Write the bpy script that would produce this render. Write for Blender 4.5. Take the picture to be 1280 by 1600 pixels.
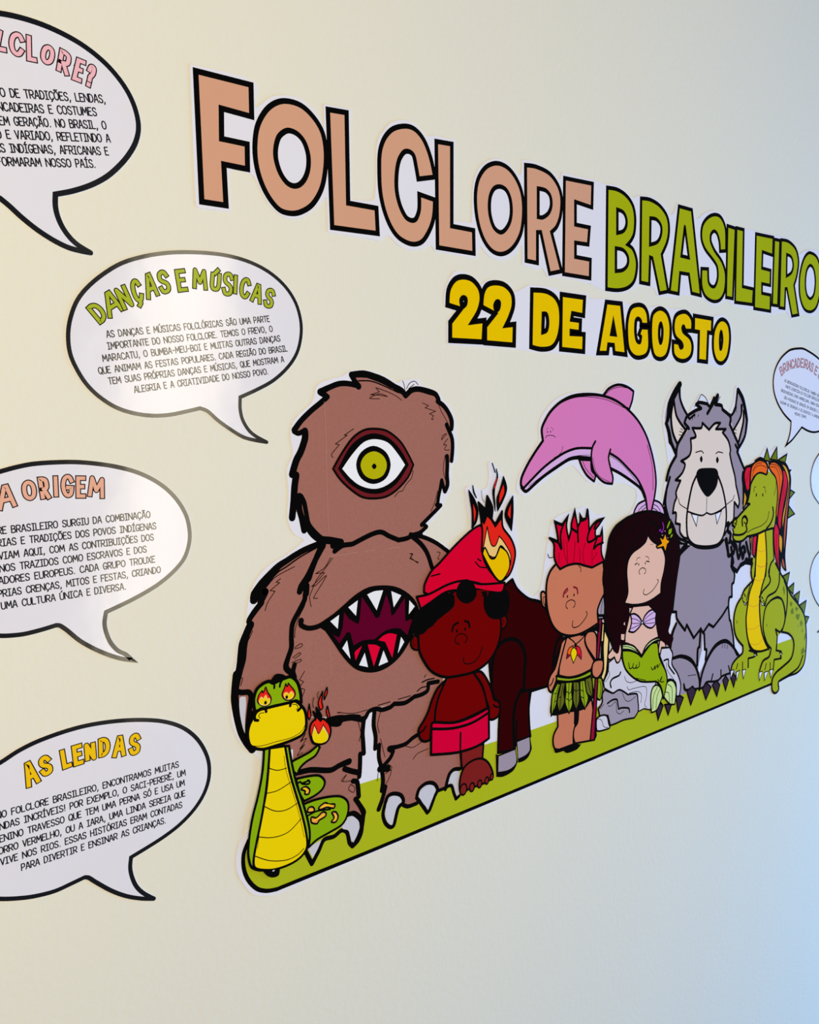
import bpy, math, random
from mathutils import Vector, Matrix
from mathutils.geometry import tessellate_polygon

# ------------------------------------------------------------------ camera, light, exposure
scene = bpy.context.scene
for o in list(bpy.data.objects): bpy.data.objects.remove(o)
COL = scene.collection
CAM_H = 1.40                      # camera height above the floor, wall face is the plane y = 0
cd = bpy.data.cameras.new('camera'); cam = bpy.data.objects.new('camera', cd); COL.objects.link(cam)
cd.sensor_fit = 'VERTICAL'; cd.sensor_height = 36.0; cd.lens = 28.125
cd.clip_start = 0.05
cam.matrix_world = Matrix([[0.789665, 0.075021, -0.608934, 0.0], [-0.613387, 0.074559, -0.786255, -0.778], [-0.013584, 0.994391, 0.104894, 1.4], [0.0, 0.0, 0.0, 1.0]])
scene.camera = cam

world = bpy.data.worlds.new('room_light'); scene.world = world; world.use_nodes = True
wn = world.node_tree; wn.nodes.clear()
wout = wn.nodes.new('ShaderNodeOutputWorld'); wbg = wn.nodes.new('ShaderNodeBackground')
wbg.inputs['Color'].default_value = (0.62, 0.70, 1.0, 1); wbg.inputs['Strength'].default_value = 0.26
wn.links.new(wbg.outputs[0], wout.inputs[0])

def area(name, loc, target, sx, sy, power, color):
    d = bpy.data.lights.new(name, 'AREA'); d.shape = 'RECTANGLE'; d.size = sx; d.size_y = sy
    d.energy = power; d.color = color
    o = bpy.data.objects.new(name, d); COL.objects.link(o); o.location = loc
    o.rotation_euler = (Vector(target) - Vector(loc)).to_track_quat('-Z', 'Y').to_euler()
    return o
# a sunlit narrow glazed door behind the photographer, and daylight from the room's openings
door_light = area('sunlit_door', (1.27, -2.50, 1.28), (1.27, 0, 1.28), 0.40, 1.95, 21, (1.0, 0.88, 0.62))
door_light.rotation_euler.rotate_axis('Z', math.radians(-8))
area('warm_room_light', (-0.819, -1.759, 1.75), (0.473, 0, 1.5), 1.4, 1.0, 33.6, (1.0, 0.834, 0.441))
area('far_sky_window', (4.558, -0.637, 0.62), (1.962, 0, -0.415), 1.2, 1.2, 327.3, (0.112, 0.468, 1.0))

vs = scene.view_settings
vs.view_transform = 'Standard'; vs.look = 'None'; vs.exposure = 0.0; vs.gamma = 1.0; vs.use_curve_mapping = False

# ------------------------------------------------------------------ materials
def lin(c): return tuple(((v/255)/12.92 if v/255 <= 0.04045 else ((v/255+0.055)/1.055)**2.4) for v in c)
MATS = {}
def material(name, rgb, rough=0.22, bump=0.0, bscale=30, spec=0.5, mottle=0.0, k=1.0):
    m = bpy.data.materials.new(name); m.use_nodes = True
    nt = m.node_tree; b = nt.nodes['Principled BSDF']
    c = tuple(min(1, v*k) for v in lin(rgb)) + (1,)
    b.inputs['Base Color'].default_value = c
    b.inputs['Roughness'].default_value = rough
    b.inputs['Specular IOR Level'].default_value = spec
    tc = nt.nodes.new('ShaderNodeTexCoord')
    if mottle:
        n = nt.nodes.new('ShaderNodeTexNoise'); n.inputs['Scale'].default_value = 260; n.inputs['Detail'].default_value = 3
        nt.links.new(tc.outputs['Object'], n.inputs['Vector'])
        mx = nt.nodes.new('ShaderNodeMix'); mx.data_type = 'RGBA'
        mx.inputs[6].default_value = tuple(v*(1-mottle) for v in c[:3]) + (1,)
        mx.inputs[7].default_value = tuple(min(1, v*(1+mottle)) for v in c[:3]) + (1,)
        nt.links.new(n.outputs['Fac'], mx.inputs[0]); nt.links.new(mx.outputs[2], b.inputs['Base Color'])
    if bump:
        n = nt.nodes.new('ShaderNodeTexNoise'); n.inputs['Scale'].default_value = bscale; n.inputs['Detail'].default_value = 4
        nt.links.new(tc.outputs['Object'], n.inputs['Vector'])
        bp = nt.nodes.new('ShaderNodeBump'); bp.inputs['Strength'].default_value = 1.0; bp.inputs['Distance'].default_value = bump
        nt.links.new(n.outputs['Fac'], bp.inputs['Height']); nt.links.new(bp.outputs[0], b.inputs['Normal'])
    MATS[name] = m
    return m
PALETTE = dict(
    paper=(227, 225, 240), black=(9, 8, 8), ink=(22, 20, 24), dark_ink=(34, 20, 22), brown=(161, 106, 97), lid=(109, 29, 36), eye_white=(239, 239, 249),
    eye_green=(182, 177, 11), mouth_purple=(95, 2, 40), tongue=(225, 4, 53), tooth=(235, 235, 245), claw=(204, 202, 216), grass=(176, 185, 30),
    serpent_green=(138, 175, 13), serpent_yellow=(241, 211, 7), spot_orange=(237, 146, 85), fire_red=(234, 38, 27), fire_cream=(242, 198, 122),
    fire_yellow=(240, 191, 0), cap_red=(219, 2, 46), dark_skin=(114, 2, 2), shorts=(217, 0, 56), foot_skin=(129, 32, 31), horse=(52, 1, 2), hoof=(162,
    147, 164), pink=(220, 124, 188), lavender=(220, 176, 225), spike_red=(222, 0, 49), tan_skin=(207, 122, 92), maroon=(130, 22, 41), leaf=(145, 168, 25),
    leaf_dark=(104, 107, 29), shaft=(153, 15, 53), steel=(164, 151, 167), straw=(250, 212, 134), hair_dark=(27, 3, 6), pale_skin=(236, 187, 168),
    shell=(221, 181, 228), mermaid_green=(151, 176, 12), fin=(210, 229, 150), star=(250, 160, 12), rock_light=(216, 208, 220), rock_dark=(166, 153, 168),
    wolf=(157, 142, 158), wolf_face=(232, 212, 201), wolf_claw=(58, 40, 59), dragon=(172, 176, 28), belly=(250, 203, 0), hair_orange=(250, 103, 26),
    hair_red=(231, 21, 55), hair_gold=(233, 163, 36), hair_rust=(195, 90, 57), spine=(112, 126, 20), purple=(142, 42, 170), seam=(190, 150, 138),
    salmon=(212, 159, 133), lime=(169, 177, 15), title_yellow=(237, 195, 0), heading_pink=(235, 181, 198), heading_green=(167, 180, 47),
    heading_salmon=(228, 171, 151), heading_yellow=(240, 193, 22), heading_rose=(224, 149, 155))
for nme, rgb in PALETTE.items():
    if nme == 'ink': continue
    material(nme, rgb, rough=0.08, bump=0.0003, bscale=6, spec=0.03)
material('gloss_black', PALETTE['black'], rough=0.14, bump=0.0022, bscale=5, spec=0.5)
material('ink', PALETTE['ink'], rough=0.15, bump=0.0022, bscale=5, spec=0.5)
material('gloss_paper', PALETTE['paper'], rough=0.15, bump=0.0022, bscale=5, spec=0.5)
material('brown', PALETTE['brown'], rough=0.1, bump=0.0003, bscale=6, spec=0.03, mottle=0.10)
material('wall_paint', (229, 225, 214), rough=0.7, bump=0.0003, bscale=120, spec=0.0)

# ------------------------------------------------------------------ flat print geometry on the wall plane
LAYER = 0.000001      # each drawn stroke lies this much above the one before it
PAPER = 0.0005         # the card stands this far off the wall
def parse(s):
    out = []
    for tok in s.split():
        c = tok.endswith('*'); tok = tok.rstrip('*')
        w = 1.0
        if '~' in tok: tok, w = tok.split('~'); w = float(w)
        x, y = tok.split(',')
        out.append((float(x), float(y), w, c))
    return out
def catmull(pts, i, n, closed):
    """samples between pts[i] and pts[i+1]; corners end the smooth run"""
    N = len(pts); g = lambda k: pts[k % N] if closed else pts[max(0, min(N-1, k))]
    p1, p2 = g(i), g(i+1)
    p0 = g(i-1) if not p1[3] else p1
    p3 = g(i+2) if not p2[3] else p2
    if p0 is p1 or (p0[0], p0[1]) == (p1[0], p1[1]): p0 = p1
    m1 = ((p2[0]-p0[0])/2, (p2[1]-p0[1])/2); m2 = ((p3[0]-p1[0])/2, (p3[1]-p1[1])/2)
    L = math.hypot(p2[0]-p1[0], p2[1]-p1[1])
    def clamp(m):
        l = math.hypot(*m)
        return (m[0]*L*1.0/l, m[1]*L*1.0/l) if l > L*1.0 and l > 0 else m
    m1, m2 = clamp(m1), clamp(m2)
    out = []
    if p1[3] and p2[3]: n = 1
    for k in range(n):
        t = k/n; a = 2*t**3-3*t*t+1; b = t**3-2*t*t+t; c = -2*t**3+3*t*t; d = t**3-t*t
        out.append((a*p1[0]+b*m1[0]+c*p2[0]+d*m2[0], a*p1[1]+b*m1[1]+c*p2[1]+d*m2[1],
                    p1[2]+(p2[2]-p1[2])*t, p1[3] and k == 0))
    return out
def curve(s, closed, n=4):
    pts = parse(s) if isinstance(s, str) else [tuple(p) + (1.0, False)[len(p)-2:] for p in s]
    out = []
    for i in range(len(pts) if closed else len(pts)-1): out += catmull(pts, i, n, closed)
    if not closed: out.append(pts[-1])
    clean = []
    for p in out:
        if not clean or math.hypot(p[0]-clean[-1][0], p[1]-clean[-1][1]) > 0.02: clean.append(p)
    if closed and len(clean) > 2 and math.hypot(clean[0][0]-clean[-1][0], clean[0][1]-clean[-1][1]) < 0.02: clean.pop()
    return clean
def ellipse(cx, cy, rx, ry, n=20, rot=0):
    ca, sa = math.cos(rot), math.sin(rot)
    return [(cx+rx*math.cos(t)*ca-ry*math.sin(t)*sa, cy+rx*math.cos(t)*sa+ry*math.sin(t)*ca, 1.0, False)
            for t in [2*math.pi*k/n for k in range(n)]]
def sgn_area(p): return sum(p[i-1][0]*p[i][1]-p[i][0]*p[i-1][1] for i in range(len(p)))/2
def offset(pts, d, lim=3.0):
    """outline moved outwards by d (mm)"""
    if sgn_area(pts) < 0: pts = pts[::-1]
    out = []; N = len(pts)
    for i in range(N):
        a, b, c = pts[i-1], pts[i], pts[(i+1) % N]
        d1 = Vector((b[0]-a[0], b[1]-a[1])).normalized(); d2 = Vector((c[0]-b[0], c[1]-b[1])).normalized()
        n1 = Vector((d1.y, -d1.x)); n2 = Vector((d2.y, -d2.x)); m = (n1+n2)
        if m.length < 1e-4: m = n1
        m.normalize(); k = min(lim, 1/max(0.2, m.dot(n1)))
        out.append((b[0]+m.x*d*k, b[1]+m.y*d*k, 1.0, b[3]))
    return out

class Print:
    """one mesh: coloured areas and drawn lines stacked in painter's order, in wall millimetres"""
    level = 0; pen = 1.0
    def __init__(self, base=0):
        self.v, self.f, self.m, self.mats, self.layer = [], [], [], [], 0
    def _mat(self, mat):
        if mat not in self.mats: self.mats.append(mat)
        return self.mats.index(mat)
    def _add(self, pts, faces, mi):
        Print.level += 1; o = len(self.v); y = -(PAPER + Print.level*LAYER)
        self.v += [(p[0]/1000, y, p[1]/1000) for p in pts]
        for f in faces:
            a, b, c = (pts[i] for i in f[:3])
            if (b[0]-a[0])*(c[1]-a[1])-(b[1]-a[1])*(c[0]-a[0]) < 0: f = f[::-1]
            self.f.append([o+i for i in f]); self.m.append(mi)
    def fill(self, s, mat, holes=()):
        mi = self._mat(mat)
        loops = [curve(s, True) if isinstance(s, str) else s]
        loops += [curve(h, True) if isinstance(h, str) else h for h in holes]
        flat = [p for l in loops for p in l]
        tris = tessellate_polygon([[Vector((p[0], p[1], 0)) for p in l] for l in loops])
        self._add(flat, [list(t) for t in tris], mi)
        return self
    def line(self, s, w, mat='black', closed=False, n=4, miter=False, ext=0.0):
        mi = self._mat(mat); w *= Print.pen
        c = curve(s, closed, n) if isinstance(s, str) else list(s)
        if len(c) < 2: return self
        if ext and not closed:
            for i, j in ((0, 1), (-1, -2)):
                a, b = c[i], c[j]; L = math.hypot(a[0]-b[0], a[1]-b[1]) or 1
                c[i] = (a[0]+(a[0]-b[0])/L*ext, a[1]+(a[1]-b[1])/L*ext, a[2], a[3])
        N = len(c); pts = []; faces = []; discs = []
        S = N if closed else N-1
        nrm = []
        for i in range(S):
            p, q = c[i], c[(i+1) % N]; d = Vector((q[0]-p[0], q[1]-p[1])).normalized(); nrm.append(Vector((-d.y, d.x)))
        def corner(i, own, other):
            """offset vector at vertex i seen from the segment with normal own"""
            h = w*c[i][2]/2
            if other is None:
                if not miter: discs.append((c[i][0], c[i][1], h))
                return own*h
            m = own+other
            if m.length > 1e-3:
                m.normalize(); k = 1/max(.01, m.dot(own))
                if k < ((4.5 if miter is True else miter) if miter else 1.25): return m*h*k
            discs.append((c[i][0], c[i][1], h))
            return own*h
        for i in range(S):
            j = (i+1) % N
            prv = nrm[i-1] if (i > 0 or closed) else None
            nxt = nrm[(i+1) % S] if (i < S-1 or closed) else None
            nd = len(discs); u = corner(i, nrm[i], prv)
            if prv is not None and len(discs) > nd and pts: self._add(pts, faces, mi); pts, faces = [], []
            v = corner(j, nrm[i], nxt); o = len(pts)
            pts += [(c[i][0]+u.x, c[i][1]+u.y), (c[i][0]-u.x, c[i][1]-u.y), (c[j][0]-v.x, c[j][1]-v.y), (c[j][0]+v.x, c[j][1]+v.y)]
            faces += [[o, o+1, o+2], [o, o+2, o+3]]
        self._add(pts, faces, mi)
        discs = list(dict.fromkeys(discs))
        if w > 0.4:
            ev, ef = [], []
            for x, y, h in discs:
                k = 10 if w > 1.5 else 6; q = len(ev); ev += ellipse(x, y, h, h, k); ef += [[q, q+i, q+i+1] for i in range(1, k-1)]
            if ev: self._add(ev, ef, mi)
        return self
    def shape(self, s, mat, w=2.2, holes=(), ink='black', miter=False):
        self.fill(s, mat, holes)
        for q in (s,) + tuple(holes): self.line(curve(q, True) if isinstance(q, str) else q, w, ink, closed=True, miter=miter)
        return self
    def dot(self, s, rx, ry=None, mat='black', n=12):
        for p in parse(s): self.fill(ellipse(p[0], p[1], rx, ry or rx, n), mat)
        return self
    def build(self, name, parent=None, label=None, kind=None):
        me = bpy.data.meshes.new(name); me.from_pydata(self.v, [], self.f)
        for m in self.mats: me.materials.append(MATS[m])
        me.polygons.foreach_set('material_index', self.m); me.update()
        o = bpy.data.objects.new(name, me); COL.objects.link(o)
        if parent: attach(o, parent)
        if label: o['label'] = label
        if kind: o['kind'] = kind
        return o
def attach(o, parent):
    root = parent; off = Vector((0, 0, 0))
    while root: off += root.location; root = root.parent
    o.parent = parent; o.location = o.location - off
def slab(s, name, parent=None, mat='paper', label=None, t=PAPER):
    """the cut-out card: a thin sheet with real edges"""
    loop = curve(s, True) if isinstance(s, str) else s
    if sgn_area(loop) < 0: loop = loop[::-1]
    N = len(loop); tris = tessellate_polygon([[Vector((p[0], p[1], 0)) for p in loop]])
    v = [(p[0]/1000, -t, p[1]/1000) for p in loop] + [(p[0]/1000, -0.00005, p[1]/1000) for p in loop]
    f = []
    for a, b, c in tris:
        A, B, C = loop[a], loop[b], loop[c]
        if (B[0]-A[0])*(C[1]-A[1])-(B[1]-A[1])*(C[0]-A[0]) < 0: b, c = c, b
        f.append([a, b, c]); f.append([N+a, N+c, N+b])
    for i in range(N):
        j = (i+1) % N; f.append([j, i, N+i, N+j])
    me = bpy.data.meshes.new(name); me.from_pydata(v, [], f); me.materials.append(MATS[mat]); me.update()
    o = bpy.data.objects.new(name, me); COL.objects.link(o)
    if parent: attach(o, parent)
    if label: o['label'] = label
    return o
def thing(name, label, cat, x, z, group=None):
    o = bpy.data.objects.new(name, None); COL.objects.link(o); o.location = (x/1000, 0, z/1000)
    o.empty_display_size = 0.03
    o['label'] = label; o['category'] = cat
    Print.level = 0
    if group: o['group'] = group
    return o

# ------------------------------------------------------------------ hand lettering (single-stroke capitals)
GLYPH = {
 'A': '0,0 .42,1* .58,1* 1,0|.2,.34 .8,.34', 'B': '0,0* 0,1* .45,1 .85,.9 .85,.66 .5,.53* .9,.45 1,.25 .85,.04 .5,0 0,0*|0,.53 .5,.53',
 'C': '1,.8 .8,.97 .5,1 .15,.85 0,.5 .15,.15 .5,0 .8,.03 1,.2', 'D': '@0,0* 0,1* .4,1 .82,.85 1,.5 .82,.15 .4,0',
 'E': '1,1* 0,1* 0,0* 1,0*|0,.53 .8,.53', 'F': '1,1* 0,1* 0,0*|0,.5 .8,.5', 'G': '1,.8 .8,.97 .5,1 .15,.85 0,.5 .15,.15 .5,0 .88,.1 1,.42* .55,.42*',
 'H': '0,0 0,1|1,0 1,1|0,.5 1,.5', 'I': '0,1 1,1|.5,1 .5,0|0,0 1,0', 'i': '.5,1 .5,0', 'J': '.9,1* .9,.25 .7,.03 .4,0 .1,.1 0,.3',
 'L': '0,1* 0,0* 1,0*', 'M': '0,0* .1,1* .5,.3* .9,1* 1,0*', 'N': '0,0* 0,1* 1,0* 1,1*', 'O': '@.5,1 .88,.85 1,.5 .88,.15 .5,0 .12,.15 0,.5 .12,.85',
 'P': '0,0* 0,1* .5,1 .93,.9 .93,.55 .5,.43 0,.43*', 'Q': '@.5,1 .88,.85 1,.5 .88,.15 .5,0 .12,.15 0,.5 .12,.85|.6,.25 1.05,-.1',
 'R': '0,0* 0,1* .5,1 .93,.9 .93,.55 .5,.43* 0,.43*|.42,.43 1,0', 'S': '.95,.82 .75,.97 .45,1 .12,.9 .08,.68 .3,.55 .7,.45 .95,.3 .9,.08 .55,0 .2,.03 .02,.2',
 'T': '0,1 1,1|.5,1 .5,0', 'U': '0,1* 0,.3 .15,.06 .5,0 .85,.06 1,.3 1,1*', 'V': '0,1* .5,0* 1,1*', 'X': '0,0 1,1|0,1 1,0', 'Z': '0,1* 1,1* 0,0* 1,0*',
 '.': '.4,.0 .5,.04', ',': '.6,.08 .2,-.2', '!': '.5,1 .5,.3|.5,.06 .5,0', '-': '.1,.48 .9,.48', '?': '0,.78 .15,.95 .5,1 .9,.92 .95,.7 .75,.55 .5,.45 .5,.28*|.5,.04 .5,.0'}
WID = {'I': .42, 'i': .22, 'M': .72, 'N': .62, '.': .2, ',': .22, '!': .2, '-': .4, 'L': .48, 'E': .48, 'F': .48, 'J': .45, 'O': .62, 'Q': .62, 'A': .6, 'T': .55, 'P': .5}
ACC = {'Á': 'A´', 'É': 'E´', 'Í': 'I´', 'Ó': 'O´', 'Ú': 'U´', 'Ã': 'A~', 'Õ': 'O~', 'Ê': 'E^', 'Ç': 'C,'}
MARK = {'´': '.35,1.12 .7,1.32', '~': '.15,1.14 .35,1.24 .6,1.14 .85,1.24', '^': '.25,1.12* .5,1.3* .75,1.12*', ',': '.5,-.0 .6,-.14 .35,-.24'}
def strokes(ch):
    base, mark = (ACC[ch][0], ACC[ch][1]) if ch in ACC else (ch, None)
    s = GLYPH[base].split('|') + ([MARK[mark]] if mark else [])
    return s
def gwidth(ch): b = ACC[ch][0] if ch in ACC else ch; return .42 if b == ' ' else WID.get(b, .55)
def text_line(pr, text, s, cap, w):
    """text between two baseline ends (wall mm), capitals cap mm high"""
    (x0, y0, _, _), (x1, y1, _, _) = parse(s)
    L = math.hypot(x1-x0, y1-y0); ux, uy = (x1-x0)/L, (y1-y0)/L
    gap = .17; tot = sum(gwidth(c)+gap for c in text)-gap; k = L/(tot*cap)
    x = 0; lv = Print.level
    for c in text:
        g = gwidth(c)
        if c != ' ':
            for st in strokes(c):
                cl = st.startswith('@'); pts = curve(st.lstrip('@'), cl, 3)
                mp = []
                for p in pts:
                    a = (x+p[0]*g)*cap*k; b = p[1]*cap
                    mp.append((x0+ux*a-uy*b, y0+uy*a+ux*b, 1.0, p[3]))
                pr.line(mp, w, 'ink', closed=cl)
            Print.level = lv
        x += g+gap
def fat_letter(ch, quad, w, edge, mat, parent, base, ink='dark_ink'):
    """outlined display letter from three corners: bottom-left, bottom-right, top-left"""
    q = parse(quad) if isinstance(quad, str) else quad
    B0, B1, T0 = (Vector(p[:2]) for p in q)
    ex, ey = B1-B0, T0-B0; lx, ly = ex.length, ey.length
    sx, sy = max(.1, 1-w/lx), max(.1, 1-w/ly)
    acc = ch in ACC
    pr = Print(base)
    sts = []
    for st in strokes(ch):
        cl = st.startswith('@'); pts = curve(st.lstrip('@'), cl, 4)
        sts.append(([((B0+ex*(.5+(p[0]-.5)*sx)+ey*(.5+(p[1]-.5)*sy)).x, (B0+ex*(.5+(p[0]-.5)*sx)+ey*(.5+(p[1]-.5)*sy)).y, 1.0, p[3]) for p in pts], cl))
    for m, cl in sts: pr.line(m, w, ink, closed=cl, miter=1.6, ext=w/2)
    for m, cl in sts: pr.line(m, w-2*edge, mat, closed=cl, miter=1.6, ext=w/2-edge)
    return pr.build('letter', parent)
def arc_heading(text, s, h, w, edge, mat, parent, base):
    """display letters spread along a curved baseline"""
    c = curve(s, False, 12); d = [0]
    for i in range(1, len(c)): d.append(d[-1]+math.hypot(c[i][0]-c[i-1][0], c[i][1]-c[i-1][1]))
    def at(t):
        for i in range(1, len(c)):
            if d[i] >= t or i == len(c)-1:
                k = (t-d[i-1])/max(1e-6, d[i]-d[i-1]); return Vector((c[i-1][0]+(c[i][0]-c[i-1][0])*k, c[i-1][1]+(c[i][1]-c[i-1][1])*k))
    ws = [.45 if ch == ' ' else (.45 if ch == 'I' else 1.0) for ch in text]; tot = sum(ws); x = 0
    for k, (ch, g) in enumerate(zip(text, ws)):
        a, b = at(x/tot*d[-1]), at((x+g)/tot*d[-1]); x += g
        if ch == ' ': continue
        u = (b-a).normalized(); n = Vector((-u.y, u.x))
        fat_letter('i' if ch == 'I' else ch, [tuple(a)+(1, False), tuple(b)+(1, False), tuple(a+n*h)+(1, False)], w, edge, mat, parent, base+k*3)

# ------------------------------------------------------------------ the setting
def box_structure(name, x0, x1, y0, y1, z0, z1, mat):
    v = [(x, y, z) for x in (x0, x1) for y in (y0, y1) for z in (z0, z1)]
    f = [(0,1,3,2),(4,6,7,5),(0,4,5,1),(2,3,7,6),(0,2,6,4),(1,5,7,3)]
    me = bpy.data.meshes.new(name); me.from_pydata(v, [], f); me.materials.append(MATS[mat]); me.update()
    o = bpy.data.objects.new(name, me); COL.objects.link(o); o['kind'] = 'structure'
    return o
box_structure('wall_back', -2.2, 5.2, 0.0, 0.12, 0.0, 3.2, 'wall_paint')

# ------------------------------------------------------------------ speech bubbles
def bubble(outline, border, label, heading, lines, cap, gloss=''):
    loop = curve(outline, True)
    xs = [p[0] for p in loop]; zs = [p[1] for p in loop]
    t = thing('speech_bubble', label, 'speech bubble', (min(xs)+max(xs))/2, min(zs), 'speech bubbles pasted around the mural')
    slab(offset(loop, border/2, 1.6), 'paper_sheet', t, gloss+'paper')
    Print(2).line(loop, border, gloss+'black', closed=True, miter=True).build('border', t)
    if lines:
        for k, (txt, s) in enumerate(lines):
            pr = Print(4); text_line(pr, txt, s, cap, cap*.175); pr.build('text_line', t)
    if heading: heading(t)
    return t
def letters(parent, name, items, w, edge, mat):
    h = bpy.data.objects.new(name, None); COL.objects.link(h); attach(h, parent); h.empty_display_size = .01
    for k, (ch, q) in enumerate(items): fat_letter(ch, q, w, edge, mat, h, 6+k*3)

bubble('55.4,1695.9 99.5,1729.2 140.2,1748.3 170.5,1753.8 189.4,1755.0 208.7,1753.6 228.6,1749.2 243.5,1743.4 257.3,1735.2 268.4,1725.3 276.7,1714.5 282.1,1702.9 284.8,1690.5 284.3,1680.3 280.4,1668.7 272.2,1655.5 261.2,1642.7 250.5,1633.0 237.1,1624.3 221.3,1616.8 206.7,1611.7* 206.1,1601.2 207.8,1591.8 211.8,1582.6 217.6,1574.9 224.3,1569.4 234.6,1564.2* 225.4,1564.8 214.4,1566.7 202.4,1571.5 189.4,1578.8 176.9,1588.0 168.4,1595.5 161.2,1601.0* 156.2,1601.2 142.4,1595.4 112.8,1593.4 80.0,1601.8 55.0,1619.1 43.8,1646.4 45.7,1672.5', 4.8,
  'white speech bubble with a pink heading ending in FOLCLORE, cut by the top left corner',
  lambda t: letters(t, 'heading', [('L', '163.0,1721.9 173.8,1722.5 167.3,1740.8'), ('C', '174.5,1721.4 187.7,1721.8 176.3,1742.6'), ('L', '188.8,1719.9 198.4,1720.3 189.7,1742.8'), ('O', '198.8,1721.7 211.1,1720.1 203.0,1739.8'),
     ('R', '212.7,1718.5 224.0,1714.8 217.3,1739.6'), ('E', '225.3,1713.5 234.8,1712.0 231.3,1735.1'), ('?', '235.5,1711.1 244.5,1709.5 241.5,1732.8')], 5.3, 1.0, 'heading_pink'),
  [('TO DE TRADIÇÕES, LENDAS,', '162.9,1685.2 255.4,1700.5'), ('NCADEIRAS E COSTUMES', '164.4,1673.8 246.9,1687.4'), ('EM GERAÇÃO. NO BRASIL, O', '164.9,1662.3 255.0,1677.4'),
   ('O E VARIADO, REFLETINDO A', '162.0,1650.8 258.0,1666.4'), ('AS INDÍGENAS, AFRICANAS E', '160.4,1639.2 255.7,1654.6'), ('FORMARAM NOSSO PAÍS.', '161.4,1628.2 243.4,1641.3')], 6.7, 'gloss_')
bubble('210.6,1486.4 212.8,1500.9 219.0,1517.5 228.5,1530.9 243.7,1545.0 262.8,1558.0 286.1,1567.2 310.1,1573.2 334.8,1576.5 360.4,1577.8 382.4,1576.4 402.8,1572.0 421.3,1564.3 437.7,1552.3 449.5,1536.4 455.1,1517.6 454.6,1500.3 449.0,1482.7 437.3,1467.2 419.7,1452.8 400.3,1442.8 379.6,1434.1* 379.1,1421.7 381.6,1410.2 388.2,1399.6 396.1,1393.1 408.9,1386.5* 394.8,1388.9 382.1,1392.3 368.7,1399.8 353.5,1410.3 342.9,1419.5 334.9,1422.5* 319.5,1419.1 302.8,1415.9 284.6,1415.1 267.1,1417.5 250.3,1423.1 235.0,1433.3 223.9,1445.1 215.8,1459.5 211.5,1472.0', 3.9,
  'white speech bubble with the green heading DANÇAS E MÚSICAS, below the letter F',
  lambda t: letters(t, 'heading', [('D', '239.7,1498.3 249.7,1507.1 226.7,1514.1'), ('A', '247.9,1504.2 263.4,1514.6 239.9,1526.1'), ('N', '262.0,1513.0 273.7,1519.1 253.1,1533.5'), ('Ç', '273.2,1520.0 284.0,1524.7 267.6,1542.3'),
     ('A', '285.0,1524.8 298.5,1531.2 280.4,1548.8'), ('S', '298.5,1531.2 311.3,1534.7 294.3,1554.4'), ('E', '316.4,1535.1 328.1,1537.5 313.4,1557.9'), ('M', '331.6,1540.8 348.5,1540.0 331.7,1562.2'), ('Ú', '349.4,1540.1 361.9,1539.8 351.9,1559.7'),
     ('S', '362.0,1536.8 375.5,1536.0 365.2,1562.1'), ('i', '375.6,1539.4 380.3,1539.2 377.3,1559.7'), ('C', '380.9,1535.8 393.8,1534.9 385.1,1558.5'), ('A', '394.0,1533.9 407.8,1530.5 398.9,1554.8'), ('S', '408.2,1529.3 421.1,1526.7 414.2,1551.1')], 5.2, 1.0, 'heading_green'),
  [('AS DANÇAS E MÚSICAS FOLCLÓRICAS SÃO UMA PARTE', '245.6,1488.0 417.1,1514.5'), ('IMPORTANTE DO NOSSO FOLCLORE. TEMOS O FREVO, O', '246.0,1477.1 420.3,1504.2'),
   ('MARACATU, O BUMBA-MEU-BOI E MUITAS OUTRAS DANÇAS', '240.9,1465.6 429.2,1494.6'), ('QUE ANIMAM AS FESTAS POPULARES. CADA REGIÃO DO BRASIL', '236.5,1453.8 437.4,1484.4'),
   ('TEM SUAS PRÓPRIAS DANÇAS E MÚSICAS, QUE MOSTRAM A', '245.2,1444.5 433.0,1472.6'), ('ALEGRIA E A CRIATIVIDADE DO NOSSO POVO.', '269.1,1437.0 413.5,1459.0')], 6.0, 'gloss_')
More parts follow.
